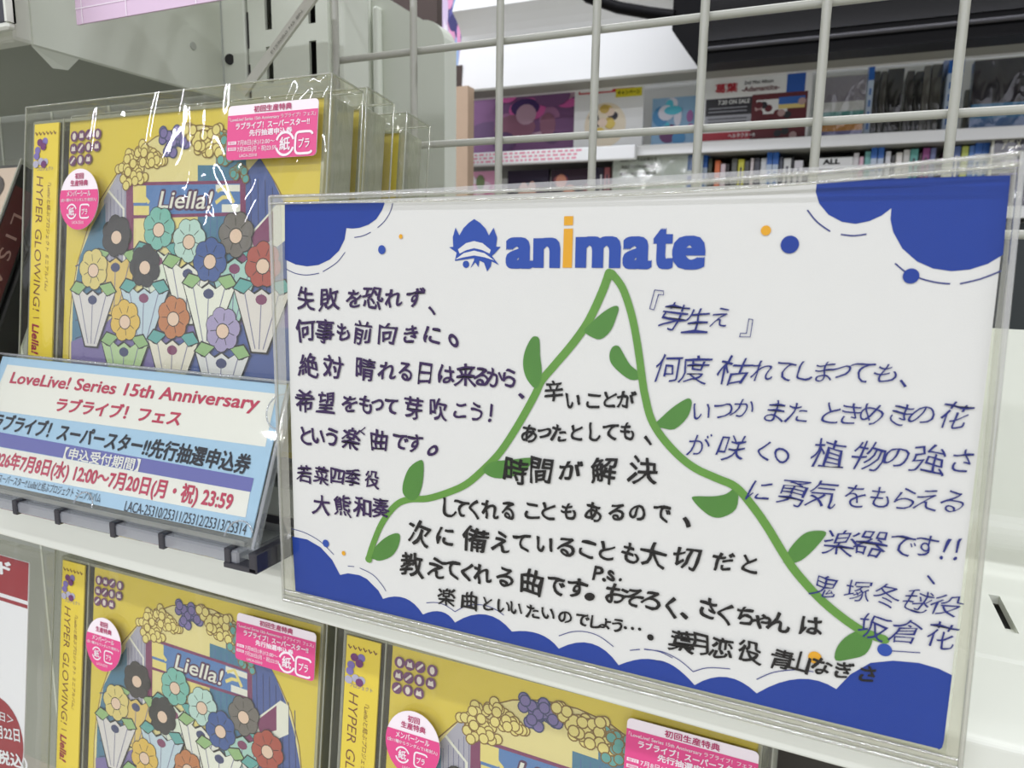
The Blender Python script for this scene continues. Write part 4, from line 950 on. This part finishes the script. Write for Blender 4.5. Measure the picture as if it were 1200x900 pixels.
# price rail with pink print, fixed to the upper tier
p = [at_y((522, 176), YF-.03), at_y((800, 160), YF-.03)]
a0 = at_y((522, 172), 1.575); a1 = at_y((690, 186), 1.575)
t = thing('shelf_price_rail', 'white price rail with pink printing on the far upper tier', 'price rail', (a0.x, 1.575, zA-.030))
wR = at_y((745, 160), 1.575).x-a0.x
b = MB(); b.box(0, 0, 0, wR, .02, .030, FW, .003, 2); b.build('rail', t)
b = MB(); r = random.Random(4); PK = mat('rail_pink', (226, 140, 160), .6)
for rw in range(3):
    x = .04
    while x < wR*.72:
        l_ = r.uniform(.004, .014); b.rect(x, .006+rw*.008, x+l_, .010+rw*.008, -.0004, PK); x += l_+.005
b.build('printed_lines', t)
# large purple picture
picture('purple_poster', (548, 106), (677, 170), 1.66, [(126, 84, 128), (176, 120, 160), (66, 40, 100), (196, 160, 176), (220, 100, 170), (100, 70, 110), (150, 100, 120)], 21, 'wide purple and pink picture panel standing on the far upper tier', 'poster', 22, z0=zA)
# white promo card with round badge
a = at_y((674, 97), 1.63); c_ = at_y((752, 176), 1.63)
t = thing('promo_card', 'white promotion card with red and yellow strips and a round badge on the far tier', 'sign', (a.x, 1.63, zA))
wP, hP = c_.x-a.x, a.z-zA
b = MB(); b.box(0, 0, 0, wP, .004, hP, FW); b.build('card', t)
b = MB(); b.rect(wP*.06, hP*.82, wP*.86, hP*.92, -.0004, mat('promo_red', (206, 50, 56), .5)); b.rect(wP*.08, hP*.84, wP*.55, hP*.875, -.0005, FW); b.rect(wP*.60, hP*.74, wP*.97, hP*.86, -.0006, mat('promo_yellow', (226, 214, 40), .5))
line(b, None, '\u30ad\u30e3\u30f3\u30da\u30fc\u30f3', (wP*.63, hP*.80), (wP*.94, hP*.80), hP*.06, -.0007, INKB, .03, 0, False)
b.build('printed_strips', t)
b = MB(); r = random.Random(8); cx_, cz_, R_ = wP*.46, hP*.36, wP*.30
b.ell(cx_, cz_, R_, R_, -.0006, mat('badge_pale', (236, 224, 196), .4), 30)
for k in range(12):
    aa = r.uniform(0, 6.28); d_ = r.uniform(.1, .72)*R_
    b.ell(cx_+d_*math.cos(aa), cz_+d_*math.sin(aa), R_*.24, R_*.2, -.0008-.0001*k, mat('badge_%d' % (k % 4), [(226, 200, 90), (40, 34, 44), (236, 214, 190), (200, 170, 80)][k % 4], .4), 12)
b.build('badge', t)
picture('picture_box', (765, 116), (815, 166), 1.66, [(150, 190, 220), (110, 60, 110), (80, 150, 200), (230, 230, 240), (170, 110, 170), (90, 200, 220)], 31, 'small pale blue and purple picture box on the far tier', 'box', 18, dep=.02, z0=zA)
# framed poster with red characters
a = at_y((823, 88), 1.625); c_ = at_y((947, 160), 1.625)
t = thing('framed_poster', 'white framed album announcement with red characters and dark band on the far tier', 'poster', (a.x, 1.625, zA))
wP, hP = c_.x-a.x, at_y((885, 82), 1.625).z-zA
b = MB(); b.box(0, 0, 0, wP, .012, hP, FW, .002, 1); b.build('frame', t)
b = MB()
def rc(u0, v0, u1, v1, m, k): b.rect(wP*u0, hP*(1-v1), wP*u1, hP*(1-v0), -.0003*k, m)
GY = mat('poster_grey', (176, 178, 184), .5); MR = mat('poster_maroon', (104, 44, 50), .5); PR = mat('poster_red', (176, 44, 58), .5)
rc(.05, .06, .74, .09, mat('poster_dark', (52, 52, 56), .5), 1); rc(.05, .36, .48, .60, mat('poster_dark', (52, 52, 56)), 1); rc(.05, .60, .48, .76, GY, 1); rc(.03, .84, .55, .95, PR, 1); rc(.48, .34, .97, .97, MR, 1)
rc(.78, .02, .94, .34, mat('poster_blue', (42, 92, 176), .5), 2); rc(.52, .42, .8, .62, FW, 2); rc(.72, .40, .95, .50, mat('poster_sky', (60, 110, 190), .5), 3); rc(.72, .50, .95, .56, mat('poster_cream', (230, 210, 130), .5), 3)
r = random.Random(12)
for k in range(16): b.ell(wP*r.uniform(.52, .93), hP*r.uniform(.06, .55), wP*.035, hP*.05, -.0010-.0001*k, [MR, mat('poster_dark', (52, 52, 56)), mat('poster_skin', (190, 160, 156), .5)][k % 3], 10)
def pl(s_, u0, u1, v, h, m, off=.02): line(b, None, s_, (wP*u0, hP*(1-v)), (wP*u1, hP*(1-v)), hP*h, -.0028, m, off, 0, False)
pl('\u845b\u8449', .13, .34, .22, .13, PR, .03); pl('2nd Mini Album', .40, .66, .17, .05, mat('poster_dark', (52, 52, 56))); pl('-Adamantite-', .38, .72, .26, .07, MR)
pl('7.20 ON SALE', .17, .46, .42, .06, FW); pl('\u30d8\u30eb\u30bf\u30af\u30bf\u30fcR', .28, .53, .895, .06, FW)
for v in (.50, .55): pl('-----------------', .08, .44, v, .012, GY, .06)
for v in (.65, .70): pl('-----------------', .08, .44, v, .012, mat('poster_dark', (52, 52, 56)), .04)
b.build('printed_sheet', t)
# tag dividers with blue heads
def divider(x0, x1, ytop, fn, y, z0, label, group):
    a = at_y(fn(x0, ytop), y); c_ = at_y(fn(x1, ytop), y)
    t = thing('index_divider', label, 'divider', (a.x, y, z0), group=group); w_ = c_.x-a.x; h_ = a.z-z0
    b = MB(); b.box(0, 0, 0, w_, .12, h_*.72, mat('divider_pale', (196, 212, 228), .4)); 
    for k in range(4): b.rect(w_*.3, h_*(.12+.14*k), w_*.7, h_*(.2+.14*k), -.0004, mat('divider_ink', (90, 130, 190), .5))
    b.build('plate', t)
    b = MB(); b.box(0, -.0006, h_*.72, w_, .12, h_, mat('divider_blue', (44, 104, 186), .35)); b.build('head', t)
    return t
def z6(x, y): return (880+x/3.75, 40+y/3.75)
def z5(x, y): return (690+x/5.625, 60+y/5.625)
ga, gb = 'blue headed dividers on the far upper tier', 'blue headed dividers on the far lower tier'
divider(526, 551, 100, z6, 1.66, zA, 'single blue headed divider left of the black wrapped packs', ga)
divider(878, 910, 65, z6, 1.66, zA, 'left one of the tall blue headed divider pair on the far upper tier', ga)
divider(915, 946, 62, z6, 1.66, zA, 'right one of the tall blue headed divider pair on the far upper tier', ga)
for x0, x1, yt, fn, lab in [(745, 786, 650, z5, 'blue headed divider right of the white shop notice on the far lower tier'), (75, 98, 490, z6, 'left divider of the pair left of the white case box'), (101, 126, 490, z6, 'right divider of the pair left of the white case box'),
                            (536, 562, 455, z6, 'left divider of the pair beside the teal spine'), (566, 592, 455, z6, 'right divider of the pair beside the teal spine'),
                            (996, 1026, 430, z6, 'left divider of the pair beside the navy sign'), (1028, 1057, 428, z6, 'right divider of the pair beside the navy sign')]:
    divider(x0, x1, yt, fn, 1.655, zB, lab, gb)
# wrapped packs on the upper tier
FOIL = clear('foil_film', base=.10, edge=.5, rough=.12, wr=.9, wscale=(30, 30, 12), dist=.03)
def pack(x0, x1, yt, col, label, group, dep=.13, y=1.68):
    a = at_y(z6(x0, yt), y); c_ = at_y(z6(x1, yt), y); t = thing('wrapped_pack', label, 'package', (a.x, y, zA), group=group); w_ = c_.x-a.x; h_ = a.z-zA
    b = MB(); b.box(.0006, .0006, 0, w_-.0006, dep, h_-.002, mat('pack_%d_%d_%d' % col, col, .25)); b.build('box', t)
    b = MB(); b.box(0, 0, 0, w_, dep+.001, h_, FOIL, .002, 2); b.build('film', t); return t, w_, h_
gp = 'black wrapped packs on the far upper tier'
for k, (x0, x1, yt, c_, lab) in enumerate([(541, 573, 160, (70, 68, 68), 'first black wrapped pack right of the single divider'), (575, 603, 160, (92, 90, 88), 'second black wrapped pack, slim and grey'), (605, 678, 150, (38, 37, 38), 'widest black wrapped pack of the row'),
                                   (690, 724, 158, (60, 58, 58), 'grey wrapped pack just right of the widest black pack'), (728, 762, 160, (40, 40, 42), 'slim black wrapped pack in the right half of the row'), (764, 798, 136, (110, 108, 104), 'tall silver grey wrapped pack'), (800, 848, 130, (92, 90, 86), 'tallest wrapped pack at the right end of the row')]):
    pack(x0, x1, yt, c_, lab, gp)
def bigpack(x0, x1, yt, cols, label):
    a = at_y(z6(x0, yt), 1.66); c_ = at_y(z6(x1, yt), 1.66); t = thing('wrapped_book', label, 'package', (a.x, 1.66, zA)); w_ = c_.x-a.x; h_ = a.z-zA
    b = MB(); b.box(.001, .001, 0, w_-.001, .03, h_-.002, mat('book_base_%d' % x0, cols[0], .3))
    n = len(cols)-1; zc = [.42, .28, .16, 0][:n+1]
    zc = ([.60]+[.60*(n-k-1)/n for k in range(n)]) if n else [1]
    for k in range(n): b.rect(.002, h_*zc[k+1], w_-.002, h_*zc[k], .0002, mat('book_%d_%d' % (x0, k), cols[k+1], .3))
    b.build('book', t)
    b = MB(); b.box(0, -.001, 0, w_, .032, h_, FOIL, .002, 2); b.build('film', t)
bigpack(285, 514, 190, [(150, 146, 160), (226, 228, 230), (96, 172, 170), (236, 170, 90), (150, 150, 210)], 'wrapped book with teal, orange and violet stripes on the far tier')
bigpack(985, 1330, 112, [(52, 50, 58), (60, 56, 66), (92, 160, 214), (110, 150, 210)], 'silvery wrapped pack with blue lower band at the right end of the far tier')
bx('small_card', z6(946, 245), z6(975, 330), 1.70, .02, mat('card_grey', (168, 166, 150), .5), 'small grey card beside the tall divider pair', 'card', z0=zA)
# lower tier: boxed discs facing out, notices and spines
for k, (x0, x1, c_) in enumerate([(529, 545, 0), (541, 583, 1), (595, 642, 2), (646, 693, 3)]):
    if k == 0:
        bx('disc_case', (508, 203), (538, 230), 1.66, .012, mat('case_grey', (176, 186, 184), .3), 'pale grey disc case at the left end of the far lower tier', 'CD', 'disc cases facing out on the far lower tier', z0=zB)
        continue
    cols = [[(236, 170, 200), (240, 210, 225), (200, 90, 150), (120, 140, 90), (250, 240, 245)], [(54, 44, 66), (226, 150, 130), (40, 36, 60), (240, 190, 170), (90, 60, 90)], [(60, 40, 56), (236, 160, 130), (44, 38, 66), (150, 80, 90), (250, 200, 180)]][k-1]
    picture('disc_case', (x0, 203-k*1.3), (x1, 230), 1.66, cols, 40+k, ['', 'pink picture disc case on the far lower tier', 'dark disc case with orange glow, left one', 'dark disc case with orange glow, next to the pair of spines'][k], 'CD', 14, dep=.012, z0=zB, group='disc cases facing out on the far lower tier')
def notice(p_tl, p_br, y, z0, m, label, draw):
    a = at_y(p_tl, y); c_ = at_y(p_br, y); t = thing('shelf_notice', label, 'sign', (a.x, y, z0)); w_ = c_.x-a.x; h_ = a.z-z0
    b = MB(); b.box(0, 0, 0, w_, .003, h_, m); b.build('card', t); b = MB(); draw(b, w_, h_); b.build('printed_text', t)
    b = MB(); b.box(-.002, -.004, 0, w_+.002, -.002, h_+.002, clear('notice_cover', base=.10, edge=.4, rough=.1, wr=.6, wscale=(20, 20, 14), dist=.02)); b.build('clear_cover', t)
PALE = mat('notice_pale', (226, 236, 240), .5)
def d1(b, w_, h_):
    for k, (u0, u1) in enumerate(((.08, .5), (.10, .46), (.08, .5))): line(b, None, 'XXXXXXXX'[:0]+'\u5546\u54c1\u306b\u3064\u3044\u3066\u306e\u304a\u77e5\u3089\u305b', (w_*u0, h_*(.86-.11*k)), (w_*u1, h_*(.86-.11*k)), h_*.055, -.0004, INKB, .03, 0, False)
    b.rect(w_*.84, h_*.66, w_*.97, h_*.92, -.0004, mat('divider_blue', (44, 104, 186))); b.rect(w_*.84, h_*.34, w_*.97, h_*.58, -.0004, mat('divider_blue', (44, 104, 186)))
notice((719, 178), (822, 215), 1.64, zB, PALE, 'white shop notice under clear cover on the far lower tier', d1)
NV = mat('notice_navy', (44, 42, 84), .5)
def d2(b, w_, h_):
    line(b, None, '\u30a2\u30cb\u30e1\u30fb\u58f0\u512a', (w_*.18, h_*.80), (w_*.9, h_*.80), h_*.15, -.0005, FW, .03, 0, False)
    for k in range(3): b.rect(w_*.2, h_*(.58-.08*k), w_*.85, h_*(.60-.08*k), -.0005, mat('notice_line', (120, 110, 190), .5))
    for q in ((0, 0, .05, 1), (.05, .96, 1, 1)): b.rect(w_*q[0], h_*q[1], w_*q[2], h_*q[3], -.0004, FW)
notice(z6(1066, 415), z6(1300, 560), 1.635, zB, NV, 'navy sign with white lettering at the right end of the far lower tier', d2)
SP = [(z5, 35, 64, 765, (58, 56, 76)), (z5, 66, 100, 765, (66, 62, 78)), (z5, 104, 140, 765, (196, 120, 124)), (z5, 790, 815, 705, (70, 74, 54)), (z5, 833, 867, 720, (232, 118, 62)), (z5, 871, 903, 742, (226, 206, 210)), (z5, 906, 930, 742, (40, 30, 32)),
      (z5, 945, 980, 708, (104, 106, 98)), (z5, 987, 1026, 712, (222, 218, 70)), (z5, 1030, 1060, 720, (84, 84, 80)), (z6, 0, 14, 545, (226, 216, 214)), (z6, 18, 41, 545, (84, 86, 94)), (z6, 46, 72, 545, (226, 230, 230)), (z6, 127, 142, 540, (84, 88, 100)),
      (z6, 146, 178, 545, (228, 230, 226)), (z6, 180, 190, 540, (30, 30, 34)), (z6, 192, 230, 555, (222, 220, 222)), (z6, 453, 477, 522, (222, 220, 218)), (z6, 479, 497, 538, (226, 190, 204)), (z6, 504, 530, 515, (120, 184, 176)), (z6, 594, 617, 515, (226, 228, 230)), (z6, 620, 636, 530, (74, 74, 70)),
      (z6, 640, 668, 520, (234, 232, 222)), (z6, 673, 701, 508, (214, 214, 206)), (z6, 704, 738, 505, (96, 172, 160)), (z6, 741, 755, 520, (60, 40, 44)), (z6, 758, 789, 500, (146, 66, 128)), (z6, 792, 816, 500, (110, 118, 160)), (z6, 861, 890, 500, (224, 160, 190)), (z6, 893, 925, 492, (88, 110, 160)), (z6, 930, 960, 492, (198, 210, 100)), (z6, 963, 994, 490, (96, 140, 204))]
NMS = ['navy grey spine left of the salmon one', 'navy spine touching the salmon one', 'salmon spine left of the white shop notice', 'dark olive spine right of the white shop notice', 'bright orange spine', 'pinkish white spine beside the orange one', 'black spine between pink and grey ones',
       'grey spine left of the bright yellow one', 'bright yellow spine', 'dark grey spine right of the yellow one', 'thin cream spine in the left group', 'slate grey spine in the left group', 'white spine left of the first divider pair', 'dark slate spine right of the first divider pair',
       'white spine with rounded top left of the case box', 'thin black spine beside the white ones', 'broad white spine touching the case box', 'white spine right of the case box', 'pale pink spine before the teal one', 'soft teal spine left of the divider pair', 'white spine right of the middle divider pair', 'dark grey spine among white ones',
       'ivory spine in the middle', 'pale grey spine left of the green one', 'sea green spine', 'thin dark red spine', 'purple spine', 'lavender blue spine beside the purple one', 'rose pink spine behind the right grid wire', 'slate blue spine', 'lime green spine', 'sky blue spine at the right end']
for k, (fn, x0, x1, yt, c_) in enumerate(SP):
    a = at_y(fn(x0, yt), 1.66); e_ = at_y(fn(x1, yt), 1.66); w_ = e_.x-a.x; h_ = a.z-zB
    b = MB(); b.box(0, 0, 0, w_, .13, h_, mat('spine_%d' % k, c_, .35), .0008, 1)
    b.rect(w_*.35, h_*.35, w_*.65, h_*.85, -.0003, mat('spine_ink_%d' % (k % 2), [(240, 240, 236), (70, 70, 80)][1 if sum(c_) > 400 else 0], .5)) if w_ > .012 else None
    o = b.build('disc_spine'); o.location = (a.x, 1.66, zB); tag(o, NMS[k]+' on the far lower tier', 'CD', 'CD spines on the far lower tier')
bx('dark_box', z6(1120, 830), z6(1260, 1000), 1.66, .12, mat('case_dark', (40, 48, 46), .4), 'dark box on the far board right of the message board edge', 'box', z0=zB-.35)
# white case box with black printing
a = at_y(z6(262, 545), 1.655); e_ = at_y(z6(451, 540), 1.655)
t = thing('case_box', 'white box with black printing among the spines on the far lower tier', 'box', (a.x, 1.655, zB)); w_ = e_.x-a.x; h_ = a.z-zB
b = MB(); b.box(0, 0, 0, w_, .13, h_, FW, .002, 1); b.build('box_body', t)
b = MB(); b.rect(w_*.1, h_*.72, w_*.85, h_*.80, -.0004, mat('poster_dark', (52, 52, 56))); line(b, None, 'ALL', (w_*.3, h_*.92), (w_*.7, h_*.92), h_*.10, -.0004, INKB, .05, 0, False); b.build('printed_mark', t)
b = MB(); b.box(w_*.15, .01, h_, w_*.98, .1, h_+.006, BLACK, .002, 1); b.build('black_lid', t)

bpy.data.objects.remove(_to)
